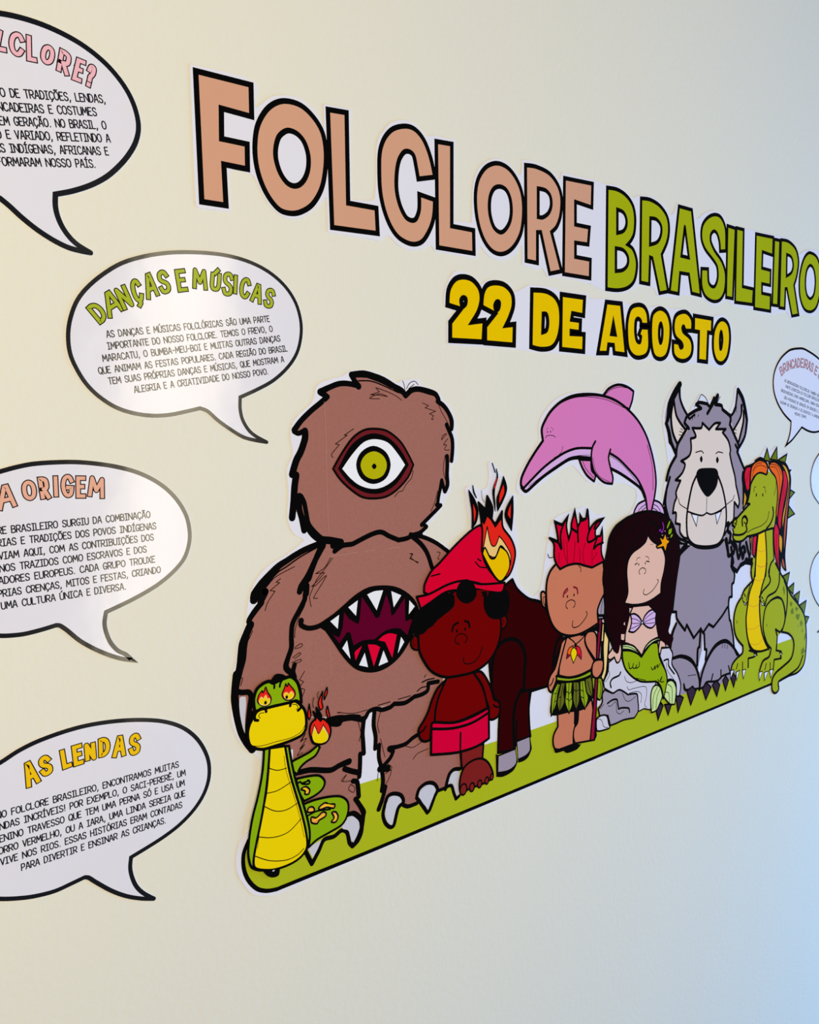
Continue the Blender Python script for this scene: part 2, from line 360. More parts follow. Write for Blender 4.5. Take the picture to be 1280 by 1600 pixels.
bubble('108.8,1352.7 127.7,1361.3 146.9,1366.4 160.0,1369.7 173.4,1372.0 191.1,1372.8 210.6,1372.4 229.3,1370.2 248.5,1366.4 266.6,1360.7 283.6,1352.0 297.7,1340.9 308.7,1327.3 315.6,1313.0 318.1,1298.0 316.9,1284.9 311.1,1270.7 300.5,1259.6 286.9,1249.8 271.9,1242.1 252.5,1234.4 231.0,1227.4* 229.0,1217.5 230.0,1207.9 233.6,1197.0 240.1,1187.8 247.6,1182.4 253.5,1175.6* 245.0,1178.4 234.5,1183.3 219.8,1192.4 205.7,1203.5 194.8,1215.4 188.7,1221.0 185.3,1222.0* 172.6,1219.9 157.6,1218.4 145.7,1219.0 137.9,1220.2 112.9,1226.3 84.1,1246.6 68.7,1276.2 68.8,1309.8 84.2,1335.3', 4.2,
  'white speech bubble with a salmon heading ending in ORIGEM, at the left edge',
  lambda t: letters(t, 'heading', [('A', '142.4,1330.9 159.2,1334.5 141.6,1353.6'), ('O', '163.4,1338.6 176.8,1338.8 162.2,1358.2'), ('R', '178.2,1339.2 188.4,1338.9 176.2,1360.7'), ('i', '189.8,1340.3 194.5,1340.6 190.1,1360.9'),
     ('G', '195.9,1339.9 208.5,1338.5 196.3,1362.6'), ('E', '208.7,1338.2 218.8,1337.6 209.7,1360.2'), ('M', '219.2,1339.5 235.6,1335.8 221.5,1360.4')], 5.3, 1.0, 'heading_salmon'),
  [('RE BRASILEIRO SURGIU DA COMBINAÇÃO', '141.7,1311.2 278.3,1315.3'), ('RIAS E TRADIÇÕES DOS POVOS INDÍGENAS', '140.9,1300.3 283.7,1303.5'), ('VIAM AQUI, COM AS CONTRIBUIÇÕES DOS', '141.6,1288.6 280.7,1292.5'),
   ('NOS TRAZIDOS COMO ESCRAVOS E DOS', '141.4,1277.4 273.0,1281.3'), ('ADORES EUROPEUS. CADA GRUPO TROUXE', '140.0,1266.5 281.0,1270.3'), ('PRIAS CRENÇAS, MITOS E FESTAS, CRIANDO', '138.8,1254.9 286.1,1259.2'), ('UMA CULTURA ÚNICA E DIVERSA.', '140.7,1243.8 251.1,1247.0')], 6.2, 'gloss_')
bubble('130.8,1104.2 145.3,1110.7 160.0,1115.2 175.0,1117.9 190.2,1119.6 205.7,1120.2 224.8,1119.1 244.4,1116.4 264.6,1111.9 281.7,1106.2 297.5,1097.8 309.8,1087.3 319.5,1074.3 326.4,1058.5 328.7,1044.8 327.1,1030.2 320.8,1016.1 309.9,1003.5 294.5,992.6 277.9,985.2 259.9,979.5 242.4,974.7* 241.0,964.4 242.2,954.1 245.9,942.7 252.4,932.9 263.3,922.2* 250.4,927.6 235.3,936.2 220.8,947.8 206.8,962.0 200.7,968.6 197.2,970.3* 184.9,968.5 169.4,966.7 151.5,968.5 137.1,972.1 123.1,977.1 96.3,990.0 71.6,1013.7 61.1,1045.4 67.8,1070.7 89.5,1090.1 109.9,1098.2', 4.2,
  'white speech bubble with the yellow heading AS LENDAS, lowest on the wall',
  lambda t: letters(t, 'heading', [('A', '151.0,1072.8 164.4,1076.8 146.3,1097.5'), ('S', '163.8,1079.4 176.2,1081.7 160.9,1100.3'), ('L', '182.7,1081.8 192.8,1083.2 180.7,1102.5'), ('E', '192.7,1082.2 203.4,1082.9 191.5,1104.2'),
     ('N', '203.4,1085.0 215.2,1083.4 203.0,1104.0'), ('D', '215.9,1084.6 228.3,1085.0 216.4,1105.0'), ('A', '228.6,1081.2 242.9,1080.0 230.9,1103.7'), ('S', '244.5,1078.5 257.4,1078.4 246.2,1101.6')], 5.7, 1.0, 'heading_yellow'),
  [('NO FOLCLORE BRASILEIRO, ENCONTRAMOS MUITAS', '124.9,1052.8 295.5,1054.1'), ('NDAS INCRÍVEIS! POR EXEMPLO, O SACI-PERERÊ, UM', '127.0,1041.8 302.3,1043.3'), ('ENINO TRAVESSO QUE TEM UMA PERNA SÓ E USA UM', '126.3,1030.3 300.9,1032.7'),
   ('ORRO VERMELHO, OU A IARA, UMA LINDA SEREIA QUE', '124.8,1019.2 301.0,1021.2'), ('VIVE NOS RIOS. ESSAS HISTÓRIAS ERAM CONTADAS', '125.7,1008.4 297.2,1009.9'), ('PARA DIVERTIR E ENSINAR AS CRIANÇAS.', '142.5,997.3 279.4,998.8')], 6.2, 'gloss_')
def arc_heading_group(t):
    h = bpy.data.objects.new('heading', None); COL.objects.link(h); attach(h, t); h.empty_display_size = .01
    arc_heading('BRINCADEIRAS E J', '1496.7,1486.4 1511.4,1495.2 1536.9,1501.8 1563.1,1505.5 1587.4,1504.5 1612.7,1499.0 1630.0,1492.8 1649.2,1483.9', 18.5, 3.0, .7, 'heading_rose', h, 6)
bubble('1555.0,1541.5 1576.4,1542.3 1601.3,1537.5 1626.8,1530.7 1650.2,1522.3 1689.4,1505.5 1715.6,1478.7 1724.8,1444.1 1709.9,1409.1 1679.2,1387.1 1642.1,1380.0 1613.7,1381.8 1582.7,1390.2* 1564.7,1377.8 1544.3,1365.0 1523.8,1356.2* 1533.3,1370.4 1538.7,1386.1 1539.4,1401.8* 1511.8,1416.2 1487.5,1435.3 1472.4,1455.5 1467.4,1474.3 1469.9,1492.0 1480.0,1508.7 1496.7,1523.2 1521.4,1535.8 1539.3,1539.8', 4.2,
  'small white speech bubble with a rosy heading starting BRINCADEIRAS, below the green title', arc_heading_group,
  [('AS BRINCADEIRAS FOLCLÓRICAS TAMBÉM SÃO', '1508.8,1477.2 1650.6,1449.4'), ('PARTE DIVERTIDA DO FOLCLORE BRASILEIRO,', '1513.5,1466.1 1657.2,1439.3'), ('BRINCADEIRAS COMO AMARELINHA, CABRA-CEGA E', '1497.4,1458.4 1658.2,1428.1'),
   ('SÃO PASSADAS DE GERAÇÃO EM GERAÇÃO E AJU', '1509.3,1445.1 1659.2,1416.4'), ('AJUDAM AS CRIANÇAS A SE DIVERTIR E A APRENDER', '1495.0,1436.9 1660.2,1404.9'), ('MESMO TEMPO.', '1552.5,1414.8 1600.6,1406.8')], 5.0)
bubble('1659.3,1335.9 1637.9,1317.9 1627.7,1294.4 1629.5,1272.9 1640.4,1253.5 1668.0,1232.7 1703.6,1213.7 1764.4,1200.6 1832.2,1209.8 1854.6,1243.1 1843.9,1284.3 1808.1,1325.7 1750.5,1349.7 1697.4,1351.0', 3.2,
  'white speech bubble at the right edge, upper of the two beside the red-haired dragon', None, [], 5)
bubble('1676.4,1133.1 1654.2,1119.0 1641.8,1098.4 1640.6,1079.3 1651.1,1053.1 1668.2,1031.2 1686.2,1015.9 1722.9,991.8* 1715.6,972.9 1683.3,960.7* 1744.0,956.7 1779.4,971.3* 1830.1,969.1 1880.8,985.3 1889.6,1029.4 1864.2,1083.5 1815.4,1121.3 1757.9,1138.7 1709.8,1142.2', 3.2,
  'white speech bubble at the right edge, lower of the two beside the red-haired dragon', None, [], 5)

# ------------------------------------------------------------------ the two title strips
def glyph_print(parent, outer, holes, mat, w, base):
    Print(base).shape(outer, mat, w, holes, miter=True).build('letter', parent)
title_margin = '340.2,1755.7 408.3,1756.1 407.7,1731.2 414.8,1734.8 426.2,1744.5 443.4,1750.9 462.8,1751.0 478.5,1743.3 487.9,1733.7 490.6,1727.5 491.3,1752.8* 526.6,1755.6* 525.2,1659.4 535.0,1658.4 550.6,1659.9 557.4,1663.7 560.4,1696.2 561.4,1721.1 564.6,1731.5 570.4,1740.6 569.7,1738.3 580.8,1751.2 600.4,1759.2 620.3,1758.0 634.7,1749.0 648.1,1751.7* 681.6,1752.9* 679.1,1655.8* 708.4,1657.6* 709.7,1692.7 713.1,1711.9 724.6,1730.2 748.0,1743.3 772.0,1742.3 794.9,1730.8 799.5,1751.5* 825.6,1752.9 855.7,1746.4 873.1,1738.9 876.9,1748.9* 950.1,1750.5* 971.5,1748.8* 971.9,1749.4 1004.4,1751.3 1034.8,1740.6 1052.3,1746.1 1083.8,1749.5 1116.7,1741.9 1132.5,1729.7 1141.0,1733.2 1151.2,1750.0* 1195.2,1749.7* 1206.1,1734.2 1226.5,1745.2 1258.1,1754.8 1285.8,1748.6 1296.3,1738.9* 1352.0,1739.3* 1384.9,1738.9* 1453.4,1740.5* 1479.2,1741.9 1519.5,1738.3 1545.0,1718.4 1565.4,1725.1 1596.9,1732.3 1633.9,1727.1 1651.9,1691.1 1648.0,1648.8 1635.5,1619.8 1603.4,1607.0 1570.7,1610.8 1557.4,1600.9* 1524.6,1594.6* 1507.3,1608.3* 1449.9,1598.4* 1380.9,1601.2 1321.5,1604.9 1298.3,1610.7 1276.4,1601.9 1254.5,1600.1 1227.3,1607.6 1170.3,1609.4 1160.5,1604.8 1102.4,1601.1* 1090.3,1612.5 1053.6,1613.7* 1033.8,1603.2 1003.5,1596.5 974.0,1597.2 937.2,1604.6 944.0,1604.4* 880.2,1607.1 849.0,1604.0* 839.4,1614.8 826.2,1612.1 799.7,1615.5* 798.9,1640.7 786.0,1626.8 768.3,1618.6 754.4,1617.0 737.4,1619.9 722.4,1630.0 718.0,1614.1* 647.7,1614.7* 640.3,1621.0 626.8,1615.5 609.2,1611.6 592.1,1614.6 575.5,1624.2 563.8,1616.2* 542.9,1617.8 556.4,1616.5* 492.8,1617.4* 492.2,1653.3 485.8,1648.9 475.3,1638.8 460.9,1628.3 446.9,1624.6 433.5,1626.8 420.5,1635.5 411.6,1648.7 404.7,1660.4 400.2,1662.8 377.0,1662.6 376.2,1621.6* 342.6,1619.7* 338.9,1623.0 338.5,1752.7*'
title = thing('title_banner', 'cut-out paper title FOLCLORE BRASILEIRO in salmon and green letters with black outlines', 'banner', 700, 1500)
slab(title_margin, 'paper_sheet', title)
W = 5.9
for k, (o, hs, m) in enumerate([
  ('344.4,1750.6* 404.1,1751.7* 403.7,1720.5* 370.2,1721.3* 369.3,1691.8* 397.5,1692.1* 397.0,1667.3* 370.7,1667.3* 371.5,1627.2* 345.4,1626.8*', (), 'salmon'),
  ('444.2,1745.1 462.6,1744.7 478.2,1735.8 489.0,1722.2 492.7,1702.7 490.9,1680.4 485.1,1660.7 473.4,1643.6 459.1,1633.9 447.1,1630.5 433.6,1631.8 422.5,1640.7 413.7,1653.9 407.8,1670.5 406.1,1689.4 409.3,1710.6 418.2,1727.6 429.8,1739.0', ('448.0,1715.9 457.7,1714.1 465.4,1707.4 470.0,1695.0 469.6,1681.6 465.2,1670.0 458.0,1662.1 450.1,1659.6 442.4,1662.0 435.0,1670.5 430.6,1682.8 430.5,1694.1 434.3,1706.1 441.2,1713.2',), 'salmon'),
  ('496.5,1748.1* 521.1,1750.1* 520.7,1652.6* 559.9,1653.0* 561.1,1624.7* 498.6,1623.0*', (), 'salmon'),
  ('648.3,1703.0* 641.7,1725.1 631.7,1742.9 618.7,1752.3 604.5,1753.2 586.2,1746.6 573.7,1734.5 566.5,1718.4 564.8,1699.1 565.6,1673.8 570.6,1653.2 579.9,1635.2 592.3,1623.8 610.8,1619.1 626.9,1623.8 639.0,1638.9 645.9,1655.6 647.9,1676.1* 623.4,1678.8* 623.1,1661.1 617.9,1649.3 611.2,1646.6 602.7,1649.3 594.4,1661.2 589.6,1677.7 590.0,1697.2 593.9,1712.9 601.1,1722.9 608.3,1725.3 615.4,1722.3 618.9,1711.0 622.2,1696.2*', (), 'salmon'),
  ('651.0,1745.2* 676.0,1747.0* 674.9,1648.8* 711.6,1648.7* 712.1,1620.0* 651.4,1620.1*', (), 'salmon'),
  ('753.1,1738.4 772.0,1736.4 787.7,1725.9 798.5,1709.5 802.1,1688.0 798.5,1660.4 787.8,1641.8 773.6,1629.7 757.9,1624.7 742.5,1627.7 729.1,1639.2 719.9,1656.9 715.4,1677.3 715.6,1698.3 721.2,1715.6 734.5,1730.8', ('758.8,1710.2 770.2,1707.3 777.2,1696.4 778.9,1680.9 775.4,1667.0 766.6,1656.1 758.0,1652.5 747.7,1657.1 741.6,1668.2 739.3,1680.9 741.1,1695.4 747.9,1706.0',), 'salmon'),
  ('805.6,1745.6* 825.7,1747.2 851.9,1743.2 869.3,1731.1 877.2,1714.6 875.5,1691.3 867.8,1674.9 857.1,1665.8* 878.2,1615.5* 853.6,1609.6* 835.4,1662.9* 829.0,1662.0* 829.2,1621.2* 807.0,1621.8*', ('830.2,1719.6* 844.5,1719.5 854.0,1713.5 856.0,1701.2 850.4,1690.2 839.0,1683.0 830.4,1682.3*',), 'salmon'),
  ('882.9,1742.3* 943.0,1744.8* 942.3,1711.7* 906.3,1714.0* 906.7,1682.9* 937.2,1683.1* 934.7,1658.9* 907.0,1658.1* 907.3,1638.4* 940.0,1638.2* 939.6,1611.8* 882.2,1612.0*', (), 'salmon'),
  ('976.1,1745.0* 1000.3,1746.0 1021.8,1740.4 1037.3,1728.4 1043.0,1710.8 1041.4,1689.4 1034.2,1677.8 1025.6,1670.2* 1038.9,1665.2 1048.2,1650.2 1048.6,1634.2 1042.3,1617.4 1027.1,1606.6 1003.4,1600.9 976.8,1600.1*', ('1000.1,1717.6* 1013.7,1715.7 1021.2,1707.7 1021.5,1697.2 1014.4,1688.4 1000.8,1684.0*', '997.9,1661.5* 1015.0,1660.9 1026.0,1653.0 1026.3,1641.1 1015.6,1632.0 998.6,1628.4*'), 'lime'),
  ('1056.8,1742.5* 1079.4,1744.2 1105.1,1738.8 1124.4,1725.3 1129.9,1706.7 1125.8,1686.8 1112.1,1665.8* 1130.8,1610.6* 1107.9,1605.8* 1087.5,1657.4* 1082.0,1658.2* 1080.9,1617.1* 1058.0,1617.6*', ('1081.1,1716.8* 1096.4,1717.1 1108.4,1709.3 1108.8,1695.6 1099.8,1683.5 1081.4,1677.1*',), 'lime'),
  ('1155.2,1745.9* 1191.3,1745.7* 1222.8,1612.2* 1195.6,1613.6* 1186.8,1643.1* 1162.6,1642.8* 1159.3,1609.5* 1134.7,1610.2*', ('1172.7,1716.8* 1185.7,1669.3* 1165.0,1669.8*',), 'lime'),
  ('1295.3,1693.3* 1292.4,1728.8 1277.6,1746.0 1258.4,1748.2 1237.3,1740.2 1222.1,1725.0 1220.4,1704.6 1231.7,1688.6 1256.5,1673.9 1269.0,1663.5 1271.5,1645.8 1263.9,1631.7 1253.1,1630.6 1244.7,1637.2 1242.1,1657.6* 1222.5,1656.1* 1223.7,1629.3 1235.0,1612.7 1259.7,1605.9 1281.5,1610.8 1294.7,1627.0 1296.1,1654.3 1283.9,1674.1 1261.2,1689.2 1248.7,1702.4 1248.1,1714.0 1257.0,1721.0 1266.4,1717.9 1274.1,1705.6 1276.5,1690.5*', (), 'lime'),
  ('1297.6,1735.5* 1323.2,1734.5* 1320.9,1615.6* 1299.2,1615.9*', (), 'lime'), ('1326.0,1735.8* 1349.3,1735.9* 1351.8,1639.1* 1387.9,1638.1* 1386.5,1610.8* 1328.2,1610.1*', (), 'lime'),
  ('1390.0,1734.3* 1450.5,1735.9* 1450.7,1704.0* 1414.5,1706.1* 1414.5,1677.6* 1444.8,1676.7* 1445.3,1649.8* 1416.2,1650.2* 1417.2,1633.4* 1447.7,1632.9* 1448.3,1603.8* 1391.7,1604.3*', (), 'lime'),
  ('1453.9,1733.2* 1474.6,1733.6* 1474.8,1615.7* 1454.0,1615.6*', (), 'lime'),
  ('1478.4,1735.4* 1506.2,1735.7 1534.1,1725.3 1546.1,1703.5 1541.2,1676.3 1532.2,1658.7* 1553.5,1605.1* 1528.2,1600.9* 1505.7,1649.6* 1500.3,1649.1* 1500.2,1612.8* 1480.3,1612.8*', ('1501.2,1711.6* 1518.3,1708.6 1526.1,1694.6 1520.3,1680.8 1502.7,1672.4*',), 'lime'),
  ('1590.2,1725.4 1619.8,1718.6 1637.1,1689.5 1636.3,1654.8 1623.8,1625.9 1600.6,1614.4 1573.7,1618.5 1555.7,1640.8 1551.8,1674.0 1560.2,1701.7 1573.0,1718.3', ('1592.1,1701.9 1607.1,1695.0 1614.8,1673.5 1610.9,1649.0 1597.2,1639.2 1582.2,1646.5 1575.6,1666.3 1578.7,1690.3',), 'lime')]):
    glyph_print(title, o, hs, m, W, 2+k*3)
date = thing('date_banner', 'cut-out paper date 22 DE AGOSTO in fat yellow letters, below the title', 'banner', 900, 1440)
slab('678.9,1594.2 699.1,1593.9 715.6,1589.0 723.9,1582.3 736.7,1589.6 754.0,1591.3 776.1,1587.3 785.1,1578.7 812.6,1590.8* 855.6,1591.6 877.9,1588.8 934.7,1588.9* 937.5,1583.3 970.0,1586.1* 1018.1,1586.7* 1029.9,1582.3 1056.5,1588.8 1081.1,1581.7 1105.9,1587.3 1138.2,1584.3 1171.2,1586.9 1191.7,1582.6 1262.6,1582.0* 1292.1,1585.3 1315.4,1575.6 1324.4,1550.6 1318.6,1513.0 1292.8,1496.4 1259.2,1498.5 1208.9,1500.6 1181.3,1499.6 1147.6,1503.3 1108.7,1499.1 1083.4,1502.6 1058.9,1498.6 1028.9,1502.2* 955.0,1501.5* 928.0,1502.1 817.6,1501.5 789.7,1503.4 666.0,1503.4* 666.3,1530.6 678.4,1544.8 661.8,1550.9 663.6,1571.6', 'paper_sheet', date)
for k, (o, hs) in enumerate([
  ('666.6,1551.9* 668.7,1570.6 678.8,1584.2 693.0,1589.1 709.3,1587.2 721.8,1577.0 724.7,1563.6 719.5,1547.9 709.0,1534.1* 730.0,1537.4* 727.8,1509.6* 670.8,1508.7* 671.1,1531.0* 688.5,1548.6*', ('689.8,1559.1 692.7,1562.9 697.2,1562.1 696.7,1556.1 691.8,1552.7',)),
  ('724.6,1554.4* 726.8,1571.3 734.5,1582.7 749.6,1587.2 767.2,1585.8 780.6,1576.1 782.8,1560.6 776.0,1544.4 769.3,1533.9* 785.1,1536.2* 784.2,1508.5* 731.2,1508.9* 731.3,1530.4* 748.6,1547.1*', ('749.1,1557.9 752.6,1562.8 756.5,1562.2 755.2,1555.3 750.8,1552.5',)),
  ('818.3,1584.3* 845.9,1585.2 865.5,1578.8 875.6,1564.8 876.8,1541.6 871.0,1521.3 858.7,1509.0 836.7,1505.6 816.6,1507.9*', ('841.3,1553.9* 847.6,1553.4 850.1,1543.1 847.7,1532.5 840.4,1529.4*',)),
  ('877.9,1583.8* 927.9,1583.5* 926.1,1557.8* 902.1,1559.1* 900.1,1550.6* 919.4,1550.2* 918.6,1533.5* 899.3,1534.0* 899.3,1530.6* 927.6,1531.3* 926.9,1506.5* 877.1,1507.6*', ()),
  ('976.8,1581.4* 1012.5,1581.9* 1025.9,1506.4* 996.8,1507.6* 994.9,1519.3* 983.6,1519.4* 981.6,1506.9* 958.8,1505.9*', ('994.2,1551.2* 999.1,1535.5* 990.0,1535.7*',)),
  ('1080.7,1554.4* 1078.3,1571.5 1068.8,1581.8 1053.6,1583.5 1035.9,1577.4 1027.5,1558.8 1026.9,1537.1 1031.5,1515.7 1043.7,1505.3 1058.8,1503.4 1077.1,1508.6 1084.1,1522.0 1082.0,1550.8* 1062.4,1550.2* 1056.6,1538.9* 1061.6,1535.5* 1059.4,1527.3 1052.1,1529.5 1048.1,1542.0 1048.9,1558.5 1054.2,1562.5 1060.9,1559.3 1061.1,1553.8*', ()),
  ('1109.3,1582.4 1128.7,1577.1 1139.0,1559.0 1138.7,1532.3 1130.9,1511.0 1115.0,1503.5 1097.1,1507.6 1089.0,1525.9 1087.0,1551.8 1090.7,1572.4', ('1113.2,1559.1 1117.3,1550.0 1116.5,1534.9 1112.9,1529.1 1109.4,1538.3 1109.6,1552.5',)),
  ('1199.8,1553.2* 1199.1,1570.7 1185.0,1581.4 1168.0,1581.2 1151.7,1573.2 1147.0,1555.7 1152.9,1540.8 1169.9,1532.1 1173.5,1526.5 1168.2,1524.3 1163.2,1531.7* 1146.5,1532.8* 1148.5,1513.7 1160.8,1504.6 1181.2,1503.5 1198.0,1512.0 1202.2,1527.9 1194.8,1541.2 1176.0,1549.8 1172.4,1555.4 1175.6,1558.7 1180.7,1552.1*', ()),
  ('1204.3,1578.1* 1259.2,1576.9* 1258.1,1552.8* 1247.2,1553.4* 1245.8,1504.0* 1219.3,1505.0* 1219.4,1552.5* 1204.7,1552.8*', ()),
  ('1292.5,1578.1 1309.6,1569.4 1315.4,1546.0 1309.2,1516.8 1292.4,1503.8 1273.5,1507.9 1263.0,1526.9 1263.9,1555.2 1276.3,1572.9', ('1287.5,1556.6 1291.1,1544.6 1288.8,1530.2 1285.9,1528.0 1283.8,1540.1 1284.7,1552.4',))]):
    glyph_print(date, o, hs, 'title_yellow', 7.0, 2+k*3)

# ------------------------------------------------------------------ the cut-out mural
mural = thing('wall_mural', 'large cut-out paper mural of cartoon creatures standing on a green strip', 'mural', 900, 820)
slab('512.5,1462.6 521.4,1466.8 543.9,1467.0 566.9,1461.8 585.7,1453.7 593.1,1457.7 594.3,1457.4 617.5,1459.7 622.1,1452.5 641.1,1447.1 653.3,1441.7 658.1,1434.3 671.3,1423.1 677.9,1407.9 680.2,1390.0 679.6,1356.7 671.3,1350.6 669.7,1319.8 661.1,1310.1 656.0,1298.9 638.9,1282.9 629.0,1273.9 628.1,1264.9 651.1,1253.8 667.2,1246.6 700.6,1266.6 698.0,1289.0 694.1,1318.7 703.9,1323.4 721.0,1317.1 732.6,1319.6 737.0,1333.3 735.6,1350.4 741.5,1353.4 756.3,1338.8 768.3,1327.4 774.4,1309.6 788.2,1304.4 785.1,1278.0 789.8,1246.4 793.0,1219.1 788.3,1194.9 796.2,1178.0 822.0,1158.4* 836.8,1167.9 845.0,1199.5 851.4,1231.3 864.7,1266.0 909.7,1276.6 935.5,1279.4 956.0,1265.9 977.8,1263.5 978.3,1238.9 980.6,1220.5 984.0,1223.2 1001.4,1241.6 1023.8,1254.1 1039.8,1260.8 1051.2,1272.4 1058.0,1283.7 1057.8,1291.0 1059.0,1284.7 1055.5,1296.9 1026.8,1308.3 1005.2,1311.4 996.2,1307.1 978.2,1307.1 963.4,1312.7 953.3,1312.6 937.4,1316.8 906.3,1341.3 892.7,1341.9 863.4,1329.6 829.9,1313.6 809.9,1304.3 795.1,1306.9 789.0,1315.9 795.0,1334.6 812.2,1354.6 833.4,1380.1 832.1,1395.8 839.6,1414.9 865.2,1436.0 894.3,1446.1 929.9,1449.4 968.3,1449.1 984.2,1459.6 1008.0,1464.8 1032.4,1462.5 1051.4,1453.3 1048.7,1437.9 1042.8,1422.4 1072.0,1398.9 1099.2,1364.8 1112.0,1330.1 1113.6,1281.2 1125.6,1277.4 1129.9,1302.8 1141.2,1324.8 1133.0,1366.0 1124.0,1399.2 1123.5,1415.4 1131.8,1438.8 1149.6,1459.0 1167.9,1471.7 1172.9,1464.9 1175.4,1443.0 1192.3,1419.1 1208.1,1432.2 1230.5,1449.3 1254.6,1440.1 1283.4,1452.9 1289.6,1434.6 1304.2,1427.0 1319.0,1419.2 1332.4,1440.9 1336.7,1462.6 1347.6,1465.8 1369.2,1447.2 1386.3,1415.2 1383.8,1390.9 1375.6,1368.7 1363.4,1348.8 1376.3,1321.9 1406.7,1331.0 1403.1,1330.4 1429.2,1339.6 1450.7,1357.0 1465.1,1347.2 1489.3,1356.9 1496.8,1338.3 1533.3,1342.8 1531.7,1320.9 1552.1,1310.3 1553.1,1273.9 1567.2,1262.3 1558.2,1248.8 1572.1,1219.4 1548.0,1208.0 1543.3,1181.7 1539.5,1142.0 1543.1,1114.8 1532.8,1110.7 1560.9,1106.4 1560.5,1087.8 1580.3,1083.4 1579.7,1067.4 1605.3,1062.1 1604.9,1044.0 1634.6,1039.7 1633.2,1010.4 1649.1,998.7 1640.0,972.3 1648.6,957.7 1643.6,926.8 1641.6,904.7 1618.9,884.9 1566.4,884.6 1533.2,883.3 1534.2,867.7 1515.7,861.8 1499.7,871.6 1493.8,885.4* 1327.3,881.6 860.7,876.6 535.0,875.2 403.2,873.1 390.7,875.9 373.2,884.7 360.6,905.0 355.3,919.8 356.0,937.3 361.2,952.0 370.7,960.3 376.6,973.7 384.3,999.3 388.2,1032.5 381.9,1044.3 375.8,1048.4 365.5,1061.3 358.0,1078.9 355.7,1095.1 358.5,1134.3 364.5,1155.2 367.0,1173.0 376.5,1192.2 380.3,1214.7 390.1,1237.5 407.5,1253.0 428.9,1261.8 447.0,1272.3 451.7,1276.4 450.8,1276.9 437.7,1285.4 431.3,1303.8 433.6,1330.3 432.5,1356.8 440.2,1372.4 437.8,1395.2 443.9,1410.9 466.9,1430.3 473.7,1448.2 490.7,1455.7 508.0,1459.7', 'paper_sheet', mural)
g = Print(1)
g.fill('390.9,881.8 378.8,889.0 368.6,903.3 363.8,919.2 364.5,935.6 371.0,948.7 389.6,959.2 432.1,971.7* 818.2,963.0* 1571.2,965.7* 1625.5,967.3* 1634.1,928.6 1630.3,905.0 1609.2,891.5* 1500.4,887.5* 1321.2,885.5* 860.7,882.1* 535.1,879.1* 403.4,879.0', 'grass')
g.line('371.0,948.7 364.5,935.6 363.8,919.2 368.6,903.3 378.8,889.0 390.9,881.8 403.4,879.0* 535.1,879.1* 860.7,882.1* 1321.2,885.5* 1500.4,887.5*', 5.0)
g.line('1527.6,888.1 1566.0,890.1 1609.3,890.5 1630.3,905.0', 4.0)
g.build('ground_strip', mural, 'long green strip under all the creatures')

# --- brown one-eyed furry monster
B = 10
p = Print(B)
TORSO = '494.1,1269.0* 472.7,1274.8 469.2,1271.2 454.6,1265.8 440.2,1260.6 428.7,1255.1 418.5,1250.6 408.4,1241.8 398.3,1233.2 387.0,1219.2 386.2,1213.9* 395.2,1212.5* 387.6,1203.7 381.4,1195.8 377.3,1181.1 372.1,1169.8 370.3,1153.6 363.9,1138.7 362.0,1120.3 360.5,1111.8 363.6,1086.5 367.1,1072.2 372.6,1060.6 378.8,1049.8* 439.4,1034.9* 437.0,1074.1* 501.9,1057.9* 527.7,1049.5* 535.0,1057.6* 543.9,1058.5 569.5,1058.7 603.6,1058.8 629.2,1062.6 647.3,1060.3* 651.4,1065.9* 662.8,1102.2* 691.7,1204.7* 667.1,1238.3* 643.1,1254.2 622.3,1263.4 603.3,1267.2 584.6,1263.0 558.2,1275.3'
p.fill(TORSO, 'brown')
p.fill('430.8,1075.6* 527.7,1049.5* 526.5,1035.5 526.7,1008.2 520.3,997.8 519.8,979.8 517.0,971.5 517.5,954.6* 523.2,936.0 524.7,926.2 465.2,945.4 427.9,986.2*', 'brown')
p.fill('545.7,1057.3* 543.4,1035.8 545.5,1009.3 548.7,990.0 555.0,980.5 552.5,951.7 550.2,930.6 557.8,937.6 567.2,942.6 585.9,929.0 589.6,919.8* 607.1,918.4 609.3,931.5 629.4,936.8 641.5,926.7 645.6,923.8* 658.0,925.1 670.9,944.7 681.5,943.4 683.9,966.2* 672.0,1051.7* 629.2,1062.6', 'brown')
HEAD = '520.2,1461.5* 536.9,1462.4 552.9,1460.1 566.7,1455.7 583.2,1448.5 598.9,1440.2* 607.9,1445.9 618.8,1447.3 634.7,1444.5 645.9,1441.6 650.7,1434.2* 658.8,1426.8 667.0,1418.0 672.0,1407.9 671.9,1399.0* 672.6,1385.0 673.3,1372.3 672.3,1357.0* 664.6,1352.1 663.6,1339.4 662.6,1319.0* 655.2,1329.6* 649.1,1312.1 647.4,1302.0 652.3,1301.7* 642.3,1293.5 632.4,1286.6 621.0,1278.7* 629.0,1276.0* 617.3,1268.9 603.3,1267.2* 584.6,1263.0 570.1,1269.3 558.2,1275.3 544.0,1273.7 525.4,1267.8 516.3,1264.9 502.8,1264.4 491.7,1258.9* 500.7,1268.3* 485.5,1272.6 472.7,1274.8 462.4,1283.1 456.4,1292.7* 452.1,1285.9* 449.5,1300.5 446.7,1311.6 437.3,1301.5* 439.9,1321.0 441.5,1336.9 438.9,1349.5* 444.4,1365.2 450.8,1375.6 456.4,1389.6 456.7,1398.5* 443.5,1398.7* 451.9,1409.1 464.5,1419.7 477.3,1428.7 487.0,1435.9* 477.6,1441.1* 490.5,1446.7 503.5,1450.9 516.6,1451.2 529.8,1448.4*'
p.fill(HEAD, 'brown')
T = 6.6
p.fill('611.6,1074.3* 655.5,1065.0* 655.3,1042.4* 611.3,1052.4*', 'brown')
